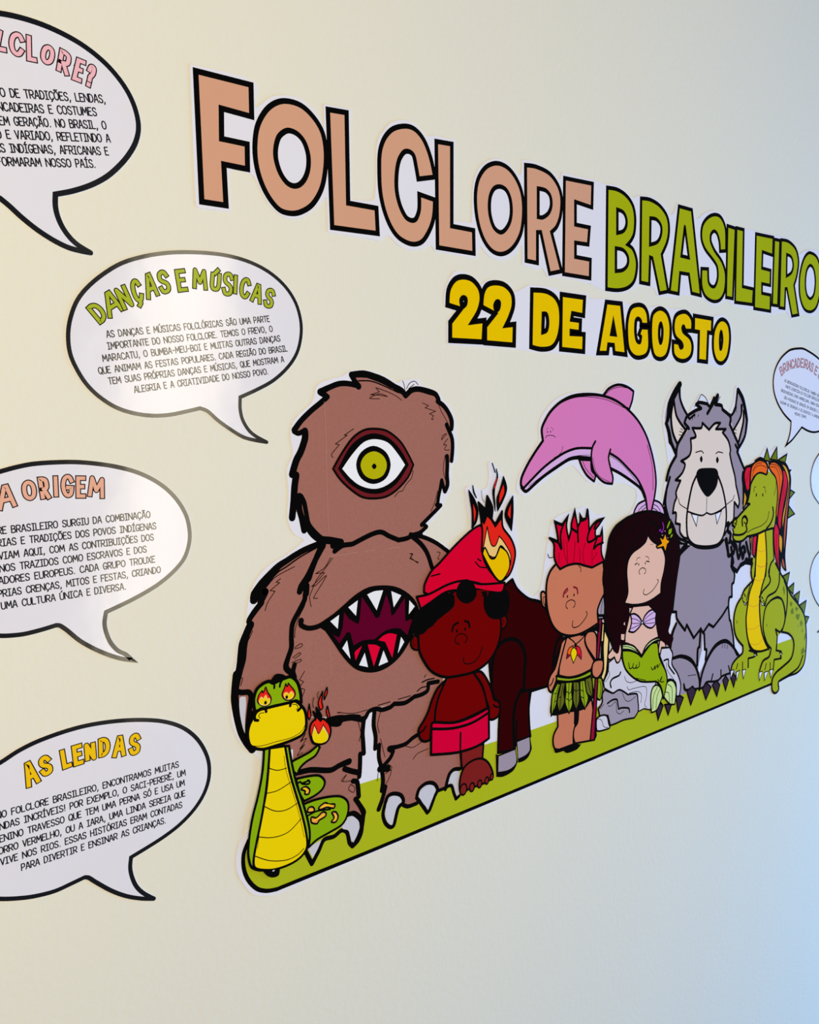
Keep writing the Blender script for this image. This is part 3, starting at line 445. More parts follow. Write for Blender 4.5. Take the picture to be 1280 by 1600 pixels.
for s in ['556.7,931.7 561.5,941.2 570.9,942.2 582.2,936.5 585.9,926.6 578.1,921.8 574.1,911.9 570.1,900.5 564.5,900.0 557.1,907.9 553.7,920.1', '607.3,925.6 611.4,935.7 623.4,940.2 635.5,936.7 642.5,926.4 637.3,918.1 628.9,902.6 624.8,899.8* 614.1,916.2', '658.0,923.4* 662.4,940.4 670.9,945.5 681.5,943.4* 681.2,909.8* 674.3,903.5* 670.6,913.0 666.4,924.3', '494.2,930.2 500.7,935.8 510.2,934.8 519.7,924.8 521.3,910.1 515.8,899.2 507.6,894.3* 503.0,900.8 500.1,914.4 492.4,919.8']: p.fill(s, 'claw')
ln = lambda s, w=T, m='black': p.line(s, w, m)
ln('520.2,1461.5 536.9,1462.8~1.2 552.9,1460.6 566.8,1456.1~1.1 583.2,1448.5 598.9,1440.2~.9*', 7.2)
ln('520.2,1461.5~1.1 524.4,1454.7 529.8,1448.4~1.2', 6.8)
ln('529.9,1449.0 516.6,1451.2 503.5,1450.9 490.5,1446.7 477.6,1441.1~1.2* 487.0,1435.9* 477.3,1428.7 464.5,1419.7 451.9,1409.1 443.1,1399.0~1.1*')
ln('443.1,1397.8~1.1 448.4,1395.4 456.7,1398.5*', 6); ln('456.6,1397.6 456.4,1389.6 450.8,1375.6 444.4,1365.2 438.9,1350.3*', 8.6)
ln('443.9,1349.2 441.5,1336.9 439.9,1321.0 437.3,1302.4', 8.6); ln('447.2,1325.9 446.7,1311.6 449.5,1300.5 452.1,1286.8', 7.6)
ln('449.2,1325.7 453.1,1318.3 455.8,1303.7 458.5,1292.6 468.7,1280.7 477.0,1274.0', 6)
ln('456.4,1292.7 462.4,1283.1 472.7,1274.8 485.5,1272.1 500.7,1268.3', 9); ln('500.7,1268.3* 491.7,1258.9* 502.8,1264.4 516.3,1264.9 525.4,1267.8 544.0,1273.7 558.2,1275.3 570.1,1269.3 584.6,1263.0* 597.0,1263.8 604.5,1266.1', 6.2)
ln('489.7,1265.7 498.5,1268.6', 8)
ln('577.6,1450.7 592.5,1445.0 598.5,1438.5* 607.9,1445.3 618.8,1446.9 634.7,1444.2~1.1 645.9,1441.0 650.7,1434.2*', 7); ln('544.3,1461.6 561.5,1456.8 577.6,1450.7', 7.4)
ln('649.0,1432.3 658.8,1426.8 667.0,1418.0 672.0,1407.9~1.1 671.8,1397.8*', 6.6); ln('663.5,1402.9 667.6,1395.3 672.6,1385.0 673.3,1372.3 671.4,1357.0', 6.2)
ln('663.9,1363.0 664.3,1352.1 663.6,1339.4 664.3,1326.6 660.0,1318.5*', 6.4); ln('659.2,1318.5 656.8,1325.7 654.7,1332.8', 5.6); ln('654.4,1332.2 651.7,1320.9 649.1,1312.1 647.4,1302.0', 5.5)
ln('645.7,1302.1 652.7,1301.0* 642.3,1293.5 632.4,1286.6 621.0,1278.7 622.6,1279.6 629.0,1275.6* 617.3,1268.9 603.3,1267.2', 5.6); ln('603.3,1268.2 607.1,1266.2 619.8,1266.7', 6)
# arm and body outline
ln('475.8,1270.6 454.6,1265.6 440.2,1260.3 428.7,1254.9 418.5,1250.1~1.1 408.4,1241.6~1.4 398.3,1232.1~1.7 389.5,1222.2~1.7 387.1,1216.5~1.3', 7.2); ln('399.1,1222.0 401.6,1223.8 395.2,1213.6', 8)
ln('396.4,1212.4 387.6,1203.7 381.4,1196.4~.9 380.7,1193.7', 7); ln('382.3,1190.2 377.3,1181.1 372.7,1169.7~1.2 370.3,1153.6~1.2 367.5,1143.1 363.5,1130.6 362.2,1125.4', 9)
ln('363.9,1138.7 362.3,1128.0 361.4,1120.4 360.7,1111.7 361.8,1100.3 364.1,1086.4 367.7,1072.0 373.2,1060.4 379.5,1050.8', 9.2)
ln('363.1,1120.0 368.9,1117.5 377.1,1115.9 379.9,1110.8 378.4,1102.1 375.8,1085.8 372.9,1068.4', 6.4); ln('379.8,1091.6 378.4,1085.2', 6)
ln('475.7,1267.7~1.3 465.9,1252.0 456.2,1234.7~1.2 446.7,1223.3~1.2 444.0,1218.0', 7.4); ln('453.3,1223.6 452.3,1214.5', 8)
ln('451.0,1214.2 450.2,1207.9 442.0,1195.4 433.9,1182.9 431.9,1169.4 431.4,1155.7 426.9,1145.0 424.0,1134.1~1.2 432.0,1125.0 434.4,1120.4', 6.4); ln('434.9,1135.4 432.7,1127.7 434.4,1121.5', 6)
ln('603.3,1267.2 619.6,1254.5 629.8,1241.2 636.9,1223.0', 6.6); ln('603.3,1267.2 622.3,1263.4 643.1,1254.2 661.7,1242.0 667.1,1238.3', 5.6)
ln('645.4,1071.7 628.7,1072.8* 627.7,1063.8 618.6,1060.5 605.6,1060.1* 591.1,1055.5 573.8,1058.1* 567.6,1055.1 555.3,1054.7 546.3,1058.1 535.8,1057.4~.9 531.3,1052.2 526.8,1049.5~1.3 512.4,1054.2 494.0,1059.8 478.7,1061.0', 6.0)
ln('483.3,1055.1 491.6,1053.0 495.9,1056.9 508.7,1056.1 520.2,1052.9', 8); ln('477.9,1061.2 486.0,1054.4 493.0,1052.7', 7)
ln('437.3,1008.1 451.8,1006.9 478.9,998.9 491.6,1001.3 505.1,1002.3~1.2', 7); ln('498.5,995.0 507.0,990.1 519.9,983.9', 7)
ln('527.7,1048.8 525.5,1032.7 526.1,1020.5 526.7,1006.7*', 6.4); ln('521.4,1007.4 520.7,991.7 519.3,979.2*', 6.4); ln('510.1,976.5 516.2,973.2 518.0,954.4*', 6.6); ln('513.0,952.9 518.9,943.4 524.5,932.5~1.2 523.9,927.3 520.8,912.1 513.5,900.7 508.1,897.1', 6.4)
ln('543.9,1057.0 542.0,1039.2 544.6,1023.3 543.7,1008.3*', 6.2); ln('549.8,1011.3 548.9,996.1 552.3,982.8', 6); ln('553.1,981.1 566.3,989.9 571.1,997.1* 565.0,1002.6~1.2 577.7,1001.6 591.1,1002.0 602.7,1006.9 612.5,1009.2', 5.8); ln('550.4,980.3 562.3,977.7', 9)
ln('553.1,979.5 554.6,963.5 552.5,951.7* 558.1,954.7* 553.2,940.6 547.4,929.1~1.1', 6.4)
ln('556.7,931.7 561.5,941.2 570.9,942.2 582.2,936.5 585.9,926.6 578.1,921.8 574.1,911.9 570.1,900.5 564.5,900.0 557.1,907.9 553.7,920.1 556.7,931.7', 5.4)
ln('607.3,925.6 611.4,935.7 623.4,940.2 635.5,936.7 642.5,926.4 637.3,918.1 628.9,902.6 624.8,899.8* 614.1,916.2 607.3,925.6', 5.4)
ln('655.9,922.4 662.4,940.4 670.9,945.5 681.5,943.4', 5.6); ln('658.0,925.1 666.4,924.3 670.6,913.0 674.3,903.5* 680.1,905.9', 5); ln('585.8,922.6 593.4,918.3 608.1,918.1', 5.6); ln('641.4,924.2 658.0,924.3', 5)
ln('500.7,936.5 510.3,935.5~1.2 519.7,924.8~1.3 521.3,910.1 515.8,899.2 507.6,894.3* 503.0,900.8 500.1,914.4 492.4,919.8 481.3,915.8 467.5,916.4 459.6,904.8 450.2,892.5* 441.9,911.0', 5.6)
# fine pen strokes
fine = lambda s, w=.9: p.line(s, w, 'black')
for s in ['594.3,1456.4 596.5,1451.7 597.9,1444.5', '600.2,1447.0 604.9,1453.7 612.7,1456.3 618.1,1452.2', '603.3,1447.0 611.9,1452.6', '554.0,1447.3 559.7,1442.7* 546.6,1439.0* 556.7,1438.9 571.4,1437.2* 559.7,1440.3 545.1,1434.9 559.6,1434.5', '555.5,1447.3 573.0,1442.3 584.8,1437.7 592.3,1433.0',
          '624.9,1430.0 634.4,1426.7* 628.8,1424.2* 645.6,1419.9* 635.9,1416.8* 642.3,1414.3* 639.0,1410.0 642.2,1409.9', '608.6,1347.5 606.1,1338.4 598.2,1331.4 591.8,1323.1* 585.7,1322.3* 579.5,1316.5', '521.9,1399.5 508.4,1392.3* 512.8,1392.3* 496.2,1382.5* 501.6,1381.5* 490.5,1370.8 492.5,1367.1',
          '418.6,1252.9 408.6,1247.4 401.0,1240.5', '486.0,1252.1 477.6,1241.4 465.5,1235.9* 477.5,1235.6* 469.2,1228.5 459.7,1221.6* 465.0,1222.1* 480.0,1231.8 462.0,1208.6 467.3,1207.2', '488.7,1251.2 476.2,1238.1 466.6,1228.8 458.2,1213.7* 456.7,1209.3 458.4,1198.6', '438.5,1247.2 428.3,1243.9 413.1,1237.9 404.3,1230.1',
          '420.5,1235.9 414.8,1232.7* 419.1,1231.5* 407.1,1224.2* 413.2,1222.8* 403.6,1211.3 400.3,1202.9', '435.5,1155.0 443.4,1158.2 445.9,1156.5 443.2,1154.1 435.5,1153.8', '432.6,1143.9 441.7,1148.0 443.0,1146.0 435.1,1142.3', '431.1,1138.4 442.8,1140.2 443.4,1137.8 432.3,1135.9',
          '447.6,1125.3 440.7,1116.7* 445.9,1113.3* 440.4,1107.4 446.9,1103.7 443.4,1096.2', '452.2,1210.0 449.9,1201.1 443.1,1190.6 437.5,1177.7 435.9,1166.4', '384.5,1183.2 381.9,1178.1 376.8,1170.1 376.0,1163.6', '369.5,1133.8 370.7,1132.4 368.0,1125.2', '650.6,1428.0 655.4,1419.3 663.6,1408.0 666.9,1402.9', '655.0,1384.1 656.7,1389.1 663.4,1391.5 655.0,1384.1', '665.0,1385.2 658.2,1377.7 663.2,1377.6 659.8,1371.4 668.2,1371.1',
          '660.6,1364.4 657.9,1352.4 657.8,1342.2 662.7,1329.2', '647.6,1319.8 642.5,1304.9 635.8,1294.0', '490.0,1066.9 512.5,1060.3 532.9,1059.9', '491.3,1065.3 494.2,1066.5', '495.3,980.3 501.2,987.4* 493.9,980.8 512.4,976.6', '506.6,973.3 503.5,967.9 510.6,962.0 512.2,967.8 506.6,973.3', '552.8,1052.6 548.0,1037.8 550.4,1026.4', '552.1,1018.4 558.0,993.7', '562.4,983.1 568.8,976.7 558.5,971.8 567.8,973.8 562.0,961.4 554.4,955.8',
          '591.0,998.9 602.5,994.3 618.3,998.2', '602.3,978.4 610.2,984.3 628.1,985.9', '518.9,1049.4 522.9,1033.4 520.0,1023.6', '439.7,1043.2 446.6,1052.1 439.7,1044.4 447.7,1045.9 438.1,1035.3 444.9,1039.4 434.7,1029.1 441.9,1030.7', '601.6,1244.3 605.4,1242.9* 601.5,1238.2* 615.4,1231.6', '645.6,1241.6 650.9,1240.0 646.8,1233.2 649.5,1231.9', '601.6,1244.3 606.7,1243.7* 602.8,1239.1* 614.1,1230.8', '623.9,1083.1 622.2,1082.1 625.5,1085.4', '547.5,976.4 545.9,966.1']:
    fine(s)
fine('530.0,1454.8 547.0,1454.9 564.3,1450.4 587.9,1442.0', 1.6); fine('473.0,1267.4 446.6,1257.6 428.4,1248.4 418.3,1244.0 410.7,1238.2', 1.7); fine('463.0,1240.8 458.7,1229.8 454.7,1226.9', 1.4)
fine('618.8,1076.2 627.1,1077.8 638.7,1077.3', 1.8); fine('610.5,1066.2 617.1,1069.4 627.0,1069.2', 1.6); fine('580.2,1062.5 599.2,1062.8', 1.2); fine('549.4,1061.8 567.7,1062.1', 1.2)
for s in ['482.6,1430.5 483.7,1394.5 483.6,1334.6 484.1,1282.0', '483.3,1253.9 502.6,1253.8 525.1,1254.4', '532.0,1254.7 548.3,1254.5', '567.3,1254.3 586.9,1254.2', '482.2,1140.5 483.1,1122.3 483.5,1112.6', '498.2,960.1 509.3,960.2']: p.line(s, .35, 'seam')
monster = p.build('furry_monster', mural, 'tall brown furry monster with one big eye and a toothed mouth in its belly')
L1 = p.layer+1
e = Print(L1)
e.shape('492.2,1354.3* 503.5,1370.4 519.4,1388.4 535.4,1397.5 551.5,1399.2 570.2,1396.1 589.3,1383.3 601.3,1367.4 609.0,1354.3* 600.8,1339.9 585.8,1326.9 568.6,1318.2 549.7,1316.5 531.2,1319.6 513.5,1331.0 500.5,1342.9', 'lid', 2.8)
e.fill('498.7,1354.0* 514.7,1377.5 530.7,1389.2 550.2,1393.9 571.3,1388.4 589.1,1373.6 602.1,1354.6* 583.4,1332.9 564.0,1323.3 549.8,1321.9 533.7,1325.2 513.6,1336.6', 'black')
e.fill('504.6,1353.8* 518.9,1369.9 535.1,1383.5 551.2,1386.9 570.0,1382.7 584.1,1369.8 596.1,1354.8* 581.1,1338.9 564.1,1330.1 547.6,1328.1 529.3,1333.0 516.0,1342.1', 'eye_white')
e.fill('574.2,1355.7 566.7,1339.6 548.2,1333.8 530.6,1341.4 524.0,1357.6 531.4,1372.3 549.2,1379.2 567.4,1371.3', 'black'); e.fill('568.5,1355.5 562.5,1343.6 549.0,1339.7 536.0,1344.9 530.3,1357.0 536.5,1367.9 549.8,1372.6 563.0,1367.0', 'eye_green')
e.fill('553.3,1354.6 549.7,1351.3 546.3,1354.9 549.9,1358.3', 'black')
e.build('eye', monster, 'wide almond eye with an olive iris')
m = Print(L1)
m.line('444.9,1184.5~1.2 444.7,1179.4 454.3,1174.3 467.6,1174.4 484.0,1180.8 502.2,1189.1 523.8,1201.0', 6.0)
m.fill('464.5,1176.0* 483.6,1183.5 501.8,1193.8 519.0,1203.9 537.9,1210.4 558.6,1210.1 579.8,1205.4 598.3,1194.7 610.8,1181.5 615.4,1166.6 610.2,1149.4 598.8,1132.1 584.3,1116.8 567.1,1107.4 548.8,1104.1 531.1,1107.1 515.3,1115.2 500.1,1131.6 485.5,1153.5 476.3,1167.0*', 'black')
m.fill('495.0,1149.4* 487.0,1161.0* 495.2,1156.0* 500.4,1167.7* 502.7,1185.3* 509.8,1175.8* 522.4,1167.7* 524.7,1173.4* 528.2,1200.2* 537.4,1187.3* 548.1,1170.9* 553.3,1171.3* 564.4,1197.6* 570.1,1182.4* 571.4,1170.3* 576.0,1171.5* 592.7,1189.8* 592.9,1159.9* 604.8,1161.2* 595.8,1142.2* 585.0,1152.4* 574.2,1154.2 560.4,1152.7 545.3,1145.4* 529.1,1147.0 515.3,1143.3* 510.8,1159.9* 505.8,1160.7*', 'mouth_purple')
for s in ['516.2,1132.8* 517.3,1135.6 527.2,1140.6* 517.7,1124.5*', '535.6,1140.6* 546.6,1138.3 553.7,1134.1* 543.8,1112.0*', '551.2,1143.3* 560.3,1148.0 569.4,1148.7 579.4,1145.4* 571.9,1117.3* 561.6,1139.3*']: m.fill(s, 'tongue')
mouth = m.build('mouth', monster, 'wide open purple mouth with a red tongue')
for s in ['483.4,1177.6* 495.7,1183.4* 493.4,1167.0*', '508.7,1190.4* 522.4,1196.8* 519.4,1178.5*', '536.2,1201.9* 546.6,1204.4 559.7,1203.8* 549.5,1180.6*', '572.0,1201.1* 587.3,1193.7* 575.4,1180.4*', '599.7,1185.6* 608.3,1176.7* 598.6,1168.0*', '506.0,1151.0* 510.2,1127.8* 499.0,1142.6*', '530.9,1131.3* 535.3,1112.7* 522.3,1117.7*', '558.7,1129.0* 565.4,1113.5* 550.9,1111.2*', '586.0,1141.4* 590.9,1134.1* 580.5,1121.4*']:
    Print(L1+7).fill(s, 'tooth').build('tooth', monster)
for s in ['366.3,1112.1* 368.7,1113.0 373.4,1111.7* 373.7,1103.2 372.0,1091.2 371.0,1071.2* 368.6,1078.5 366.2,1092.6 365.5,1105.1', '559.5,932.4 565.2,937.7 576.5,935.8* 582.1,929.3* 576.3,924.0 572.3,917.3 568.3,904.3* 560.9,908.3 557.4,918.9', '611.3,929.3 621.3,936.0 633.4,934.8 638.4,927.6 633.2,916.1 625.9,905.2* 617.0,916.1', '662.3,932.1 666.6,939.2 681.5,937.5* 679.2,927.2 678.0,907.4* 673.8,915.4 668.6,927.0',
          '493.3,926.4 500.6,931.0 508.5,931.2 516.4,924.4 517.8,915.5 514.4,906.8 508.5,898.9* 504.7,907.2 501.8,916.6 494.0,921.3', '444.9,914.0* 463.8,917.7* 458.2,908.0 451.2,899.6*']:
    Print(L1+1).fill(s, 'claw').build('claw', monster)

# --- pink dolphin
Print.pen = 1.3
p = Print(10)
for s in ['1080.3,1279.3* 1062.5,1274.5 1053.1,1265.2 1050.1,1257.5* 1085.9,1256.7* 1087.3,1262.7*', '1101.9,1277.9* 1118.9,1272.7 1129.6,1261.7 1133.4,1249.0* 1102.6,1253.4* 1097.3,1262.0*']: p.shape(s, 'lavender', 2.6)
for s in ['1080.5,1272.3 1066.0,1266.3 1059.7,1257.8', '1082.3,1267.1 1072.5,1263.8 1069.4,1258.0', '1100.4,1271.9 1115.8,1264.7 1124.7,1251.7', '1098.9,1265.9 1112.5,1259.8 1116.1,1253.4']: p.line(s, 1.1)
p.shape('918.7,1350.0* 925.8,1337.8 937.3,1325.2 953.2,1316.0* 955.9,1325.3 947.2,1333.2 945.5,1348.2*', 'pink', 3.0)
p.shape('972.7,1444.5* 984.3,1454.0 1002.0,1460.0 1017.1,1460.3 1032.6,1456.8 1045.2,1451.3* 1042.4,1437.8 1035.0,1423.3*', 'pink', 3.2)
p.fill('802.4,1314.3* 822.3,1328.1 842.6,1341.2 865.9,1352.8 889.8,1361.9 914.3,1366.6 948.1,1365.7* 946.9,1350.0* 914.5,1352.9 895.3,1350.8 868.6,1340.1 842.7,1328.8 822.3,1317.5 807.4,1309.6*', 'lavender')
p.fill('989.2,1357.1* 1010.5,1347.8 1035.6,1331.3 1058.2,1314.5 1068.3,1300.1* 1042.4,1313.4 1014.0,1326.4 992.6,1334.1*', 'lavender')
p.fill('797.5,1318.9 798.7,1329.2 809.8,1346.0 824.7,1362.9 841.1,1379.1* 838.5,1394.0 842.2,1402.7 855.0,1418.4 875.8,1432.6 902.4,1441.8 935.5,1444.9 969.8,1443.6 1002.5,1436.5 1033.4,1422.4 1059.0,1404.9 1079.0,1383.1 1092.8,1358.9 1103.6,1330.5 1107.8,1304.0 1103.5,1279.8* 1097.3,1262.0* 1085.7,1262.8* 1080.2,1283.4 1071.6,1297.9 1058.2,1314.5 1035.6,1331.3 1010.5,1347.8 989.2,1358.0* 950.9,1365.7* 914.3,1366.6 889.8,1361.9 865.9,1352.8 842.6,1341.2 822.3,1328.1 802.4,1314.3*', 'pink')
p.line('802.4,1314.3 797.5,1318.9 798.7,1329.2 809.8,1346.0 824.7,1362.9 841.1,1379.1* 838.5,1394.0 842.2,1402.7 855.0,1418.4 875.8,1432.6 902.4,1441.8~1.1 935.5,1444.9~1.2 969.8,1443.6 1002.5,1436.5 1033.4,1422.4 1059.0,1404.9 1079.0,1383.1 1092.8,1358.9 1103.6,1330.5 1107.8,1304.0 1103.5,1279.8* 1097.3,1262.0', 3.4)
p.line('1085.7,1262.8 1080.2,1283.4~1.3 1071.6,1297.9~1.3 1058.2,1314.5 1035.6,1331.3 1010.5,1347.8 989.2,1357.1', 3.2); p.line('945.8,1365.8 914.3,1366.6 889.8,1361.9 865.9,1352.8 842.6,1341.2 822.3,1328.1 802.4,1314.3', 3.0)
p.line('946.0,1350.4~1.2 914.5,1352.9~1.2 895.3,1350.8~1.1 868.6,1340.1 842.7,1328.8 822.3,1317.5 807.4,1309.6 798.7,1315.4', 3.8); p.line('992.6,1333.5 1014.1,1325.5 1042.4,1312.4 1068.3,1298.1 1078.5,1283.5', 3.8)
p.line('925.7,1348.9 934.3,1335.6 951.7,1321.7', .8); p.line('975.7,1444.6 990.2,1453.2 1014.2,1457.4 1035.7,1455.0', .8); p.line('855.0,1416.7 875.8,1430.8 907.9,1440.0 941.2,1441.3 981.7,1437.2 1024.1,1425.2', .7); p.line('989.3,1353.3 1010.6,1343.9 1035.7,1327.4 1058.4,1308.6', .7); p.line('1082.7,1367.2 1095.0,1338.8 1099.1,1314.5 1099.7,1294.3', .9); p.line('812.3,1316.3 855.5,1337.1 889.9,1351.0 914.4,1355.7 942.5,1355.7', .6)
p.fill('955.1,1375.8* 948.1,1366.7 946.0,1351.9 951.5,1333.0 963.3,1321.2 978.1,1312.8 996.1,1310.0* 997.4,1319.5 991.1,1335.1 986.3,1350.5 990.6,1362.7*', 'pink')
p.line('955.1,1375.8 948.1,1366.7 946.0,1351.9 951.5,1333.0 963.3,1321.2 978.1,1312.8 996.1,1310.0* 997.4,1319.5 991.1,1335.1 986.3,1350.5 990.6,1362.7', 3.0); p.line('949.7,1351.7 955.8,1332.8 969.1,1320.9 990.0,1313.2', .7)
p.dot('850.5,1391.2 856.7,1391.5', .95, 1.5); p.line('846.2,1382.5 848.7,1385.5 856.5,1386.6 864.3,1385.2 867.0,1383.5', .8); p.line('883.0,1370.2 880.4,1363.1 873.8,1357.9 864.6,1354.6', .6); p.line('847.9,1393.9 851.2,1397.4', .4); p.line('856.4,1397.8 861.6,1395.5 861.7,1392.0', .4)
p.build('pink_dolphin', mural, 'pink dolphin arching over the figure with the spear')

# --- grey wolf
Print.pen = 1.45
p = Print(25)
p.fill('1175.1,1174.1* 1201.5,1191.2* 1305.8,1184.6* 1320.5,1191.6* 1341.2,1161.9 1342.4,1140.4 1351.0,1124.4 1348.0,1107.5 1341.4,1084.7 1334.6,1066.3 1343.8,1038.9 1353.2,1009.0 1358.4,986.1 1375.3,967.5* 1361.4,930.3* 1307.1,926.3 1247.4,932.6* 1177.2,933.3* 1165.0,991.1 1157.2,1022.9 1159.7,1044.6 1172.5,1062.5* 1171.7,1082.8* 1159.9,1086.6* 1166.6,1131.4 1172.3,1160.5', 'wolf')
p.fill('1254.0,1030.4* 1252.8,1015.9 1251.7,1001.4 1243.6,979.8 1241.6,967.6* 1246.2,961.4* 1260.0,976.6 1263.7,992.9 1259.4,1014.8*', 'paper')
p.fill('1315.6,1224.0* 1319.4,1202.4 1325.8,1186.6 1329.8,1161.7* 1343.8,1161.7 1347.3,1147.3 1342.1,1140.2 1359.7,1128.8* 1370.6,1138.4 1384.8,1143.0* 1411.4,1140.0* 1411.1,1146.4 1396.9,1187.4 1342.5,1186.5*', 'wolf')
p.fill('1207.9,1192.6* 1174.5,1209.3 1154.6,1230.1* 1138.0,1255.7 1129.8,1271.1* 1136.8,1292.9 1142.4,1311.0* 1136.2,1309.5* 1144.9,1329.4 1159.8,1349.1* 1167.1,1365.6* 1196.7,1391.1* 1183.3,1402.4* 1189.4,1411.6 1211.8,1421.0 1231.5,1426.7* 1218.0,1432.2* 1221.2,1435.1 1248.1,1433.4 1255.1,1430.6* 1281.9,1448.1* 1275.7,1432.6 1293.3,1430.8 1297.2,1424.0* 1323.0,1411.3* 1323.8,1395.5 1335.5,1381.5 1351.5,1361.2 1348.4,1349.2* 1364.5,1328.5 1376.8,1313.7* 1369.9,1299.8* 1371.7,1268.9 1369.6,1238.2 1347.4,1229.7* 1334.0,1200.2* 1319.4,1197.5* 1301.9,1183.0*', 'wolf')
p.fill('1168.2,1465.7* 1149.9,1451.7 1135.2,1431.7 1129.7,1411.8 1131.6,1400.9* 1136.6,1388.2 1143.4,1371.6* 1148.2,1366.0 1161.3,1350.9* 1167.1,1367.4* 1190.3,1389.3* 1195.9,1409.8* 1179.2,1426.4 1169.0,1442.9', 'wolf')
p.fill('1152.1,1433.6* 1157.4,1415.4 1170.5,1402.5 1187.0,1389.3* 1165.5,1367.5* 1152.2,1386.1 1146.6,1411.7', 'wolf_face')
p.fill('1344.2,1460.8* 1341.6,1441.0 1337.0,1423.1 1323.0,1411.3* 1335.2,1387.5* 1355.3,1359.1* 1373.2,1376.9 1377.5,1401.1* 1378.6,1415.2 1369.9,1435.3', 'wolf')
p.fill('1361.0,1425.2* 1359.8,1413.2 1342.2,1395.3 1335.2,1387.5* 1351.9,1366.2* 1364.8,1391.1 1365.5,1413.2', 'wolf_face')
FACE = '1236.0,1401.1* 1233.0,1392.6 1206.4,1392.9* 1215.0,1383.3* 1216.9,1377.6 1202.2,1375.1* 1204.6,1357.2 1198.5,1346.0 1176.1,1338.4* 1187.6,1332.3 1180.1,1318.5 1161.3,1307.3* 1175.7,1305.6* 1163.6,1287.6 1165.6,1278.1* 1159.5,1269.1 1155.4,1252.5* 1164.9,1251.8 1164.0,1234.9* 1176.9,1231.9* 1177.4,1218.6 1189.2,1207.9* 1207.4,1204.3* 1315.5,1201.9* 1332.9,1220.7 1343.9,1223.9* 1343.9,1258.5* 1357.7,1247.3* 1360.8,1259.4 1347.9,1288.7* 1343.3,1305.1 1330.9,1329.7 1324.6,1345.9* 1326.0,1353.8 1317.9,1369.9 1299.2,1384.0* 1309.6,1389.8* 1288.3,1390.0 1277.7,1390.1* 1291.3,1400.7* 1273.8,1399.8 1256.9,1389.4*'
p.fill(FACE, 'wolf_face')
ln = lambda s, w=3.8: p.line(s, w, 'black')
ln('1168.2,1464.8~1.5 1156.1,1451.8~1.8 1141.3,1431.7~1.7 1137.4,1411.8~1.4 1132.5,1400.9* 1139.7,1388.1~1.2 1144.9,1371.6~1.4* 1149.8,1366.0 1161.3,1350.9*', 5); ln('1149.0,1431.8 1145.1,1411.8 1150.7,1386.2 1163.9,1367.5', 4); ln('1166.7,1462.9~1.5 1169.0,1442.9 1179.2,1426.4 1195.9,1409.8', 3.8); ln('1151.9,1439.0 1159.0,1415.4 1170.5,1402.5 1187.0,1390.3', 3.6)
ln('1344.2,1459.8 1341.6,1441.0 1337.0,1423.1 1323.0,1411.3', 3.6); ln('1346.1,1458.8~1.3 1361.9,1443.2~1.5 1372.6,1421.2~1.4 1378.4,1405.1~1.2* 1373.2,1376.9 1355.4,1357.1*', 4.6); ln('1358.8,1431.2~1.4 1357.9,1413.2 1342.2,1395.3 1332.3,1386.5', 3.6); ln('1366.1,1421.2 1366.1,1401.1 1353.0,1367.2', 4.2)
ln('1196.6,1392.0 1183.3,1401.5* 1189.4,1411.6 1211.8,1421.0 1231.6,1425.7* 1216.3,1432.2* 1224.5,1435.6 1248.1,1433.4 1255.1,1429.6*', 4.2); ln('1250.5,1417.2 1262.0,1428.7 1281.2,1448.1~1.2 1273.9,1432.6* 1293.3,1430.8 1297.2,1424.0* 1323.0,1411.3 1321.9,1397.5*', 4.6); ln('1269.9,1444.1 1258.6,1428.7', 4)
ln('1197.6,1407.9 1212.1,1415.3', 3); ln('1193.3,1394.9 1174.7,1376.5 1164.0,1363.8 1161.5,1347.2* 1144.9,1329.4 1136.2,1308.6*', 4.4); ln('1145.4,1312.7 1136.8,1292.9 1129.8,1269.3', 4.0); ln('1323.8,1395.5 1335.5,1381.5 1353.4,1359.1 1348.4,1349.2* 1364.5,1328.5 1377.6,1312.7', 4.4); ln('1342.2,1361.4 1352.0,1351.1', 4); ln('1369.2,1312.0 1368.0,1299.8 1373.0,1279.1 1372.5,1254.5', 2.6)
ln('1136.8,1291.0 1134.4,1270.8 1141.3,1251.7 1154.6,1230.1 1174.5,1209.3 1204.3,1198.8', 3.6); ln('1131.6,1263.6 1136.7,1248.4', 4); ln('1164.8,1210.3 1181.4,1199.1 1197.9,1195.5', 4)
p.line(curve(FACE, True)[:], 3.3, 'black', closed=True)
p.fill('1221.4,1310.9* 1210.4,1296.2 1201.5,1270.0 1196.0,1241.8 1198.8,1212.8 1207.6,1200.4 1224.7,1191.9 1259.2,1187.4 1291.0,1186.2 1308.5,1196.5 1318.2,1221.9 1316.6,1252.3 1304.1,1285.1 1288.6,1309.7* 1253.5,1313.3*', 'wolf_face')
ln('1221.4,1310.9 1210.4,1296.2 1201.5,1270.0 1196.0,1241.8 1198.8,1212.8 1207.6,1200.4 1224.7,1191.3 1259.2,1185.8 1291.0,1186.2 1308.5,1196.5 1318.2,1221.9 1316.6,1252.3 1304.1,1285.1 1288.7,1307.7', 3.4); ln('1207.8,1196.5 1231.7,1187.2 1266.4,1182.7 1294.7,1183.8 1312.4,1192.1', 3.6)
p.fill('1221.2,1314.8 1229.3,1323.0 1253.0,1323.8 1281.0,1321.4 1289.2,1311.6 1285.9,1292.1 1272.4,1279.1 1257.0,1273.2 1241.2,1282.9 1226.9,1299.2', 'black')
ln('1255.4,1272.3 1254.8,1245.9', 1.0); ln('1198.9,1252.1 1222.5,1245.5 1243.0,1241.9 1255.9,1245.6* 1270.7,1241.8 1295.3,1245.8 1314.8,1252.4', 2.2); ln('1170.4,1275.9 1175.6,1266.1 1195.4,1257.1', 1.2); ln('1343.3,1270.7 1338.1,1262.9 1316.5,1255.3', 1.2)
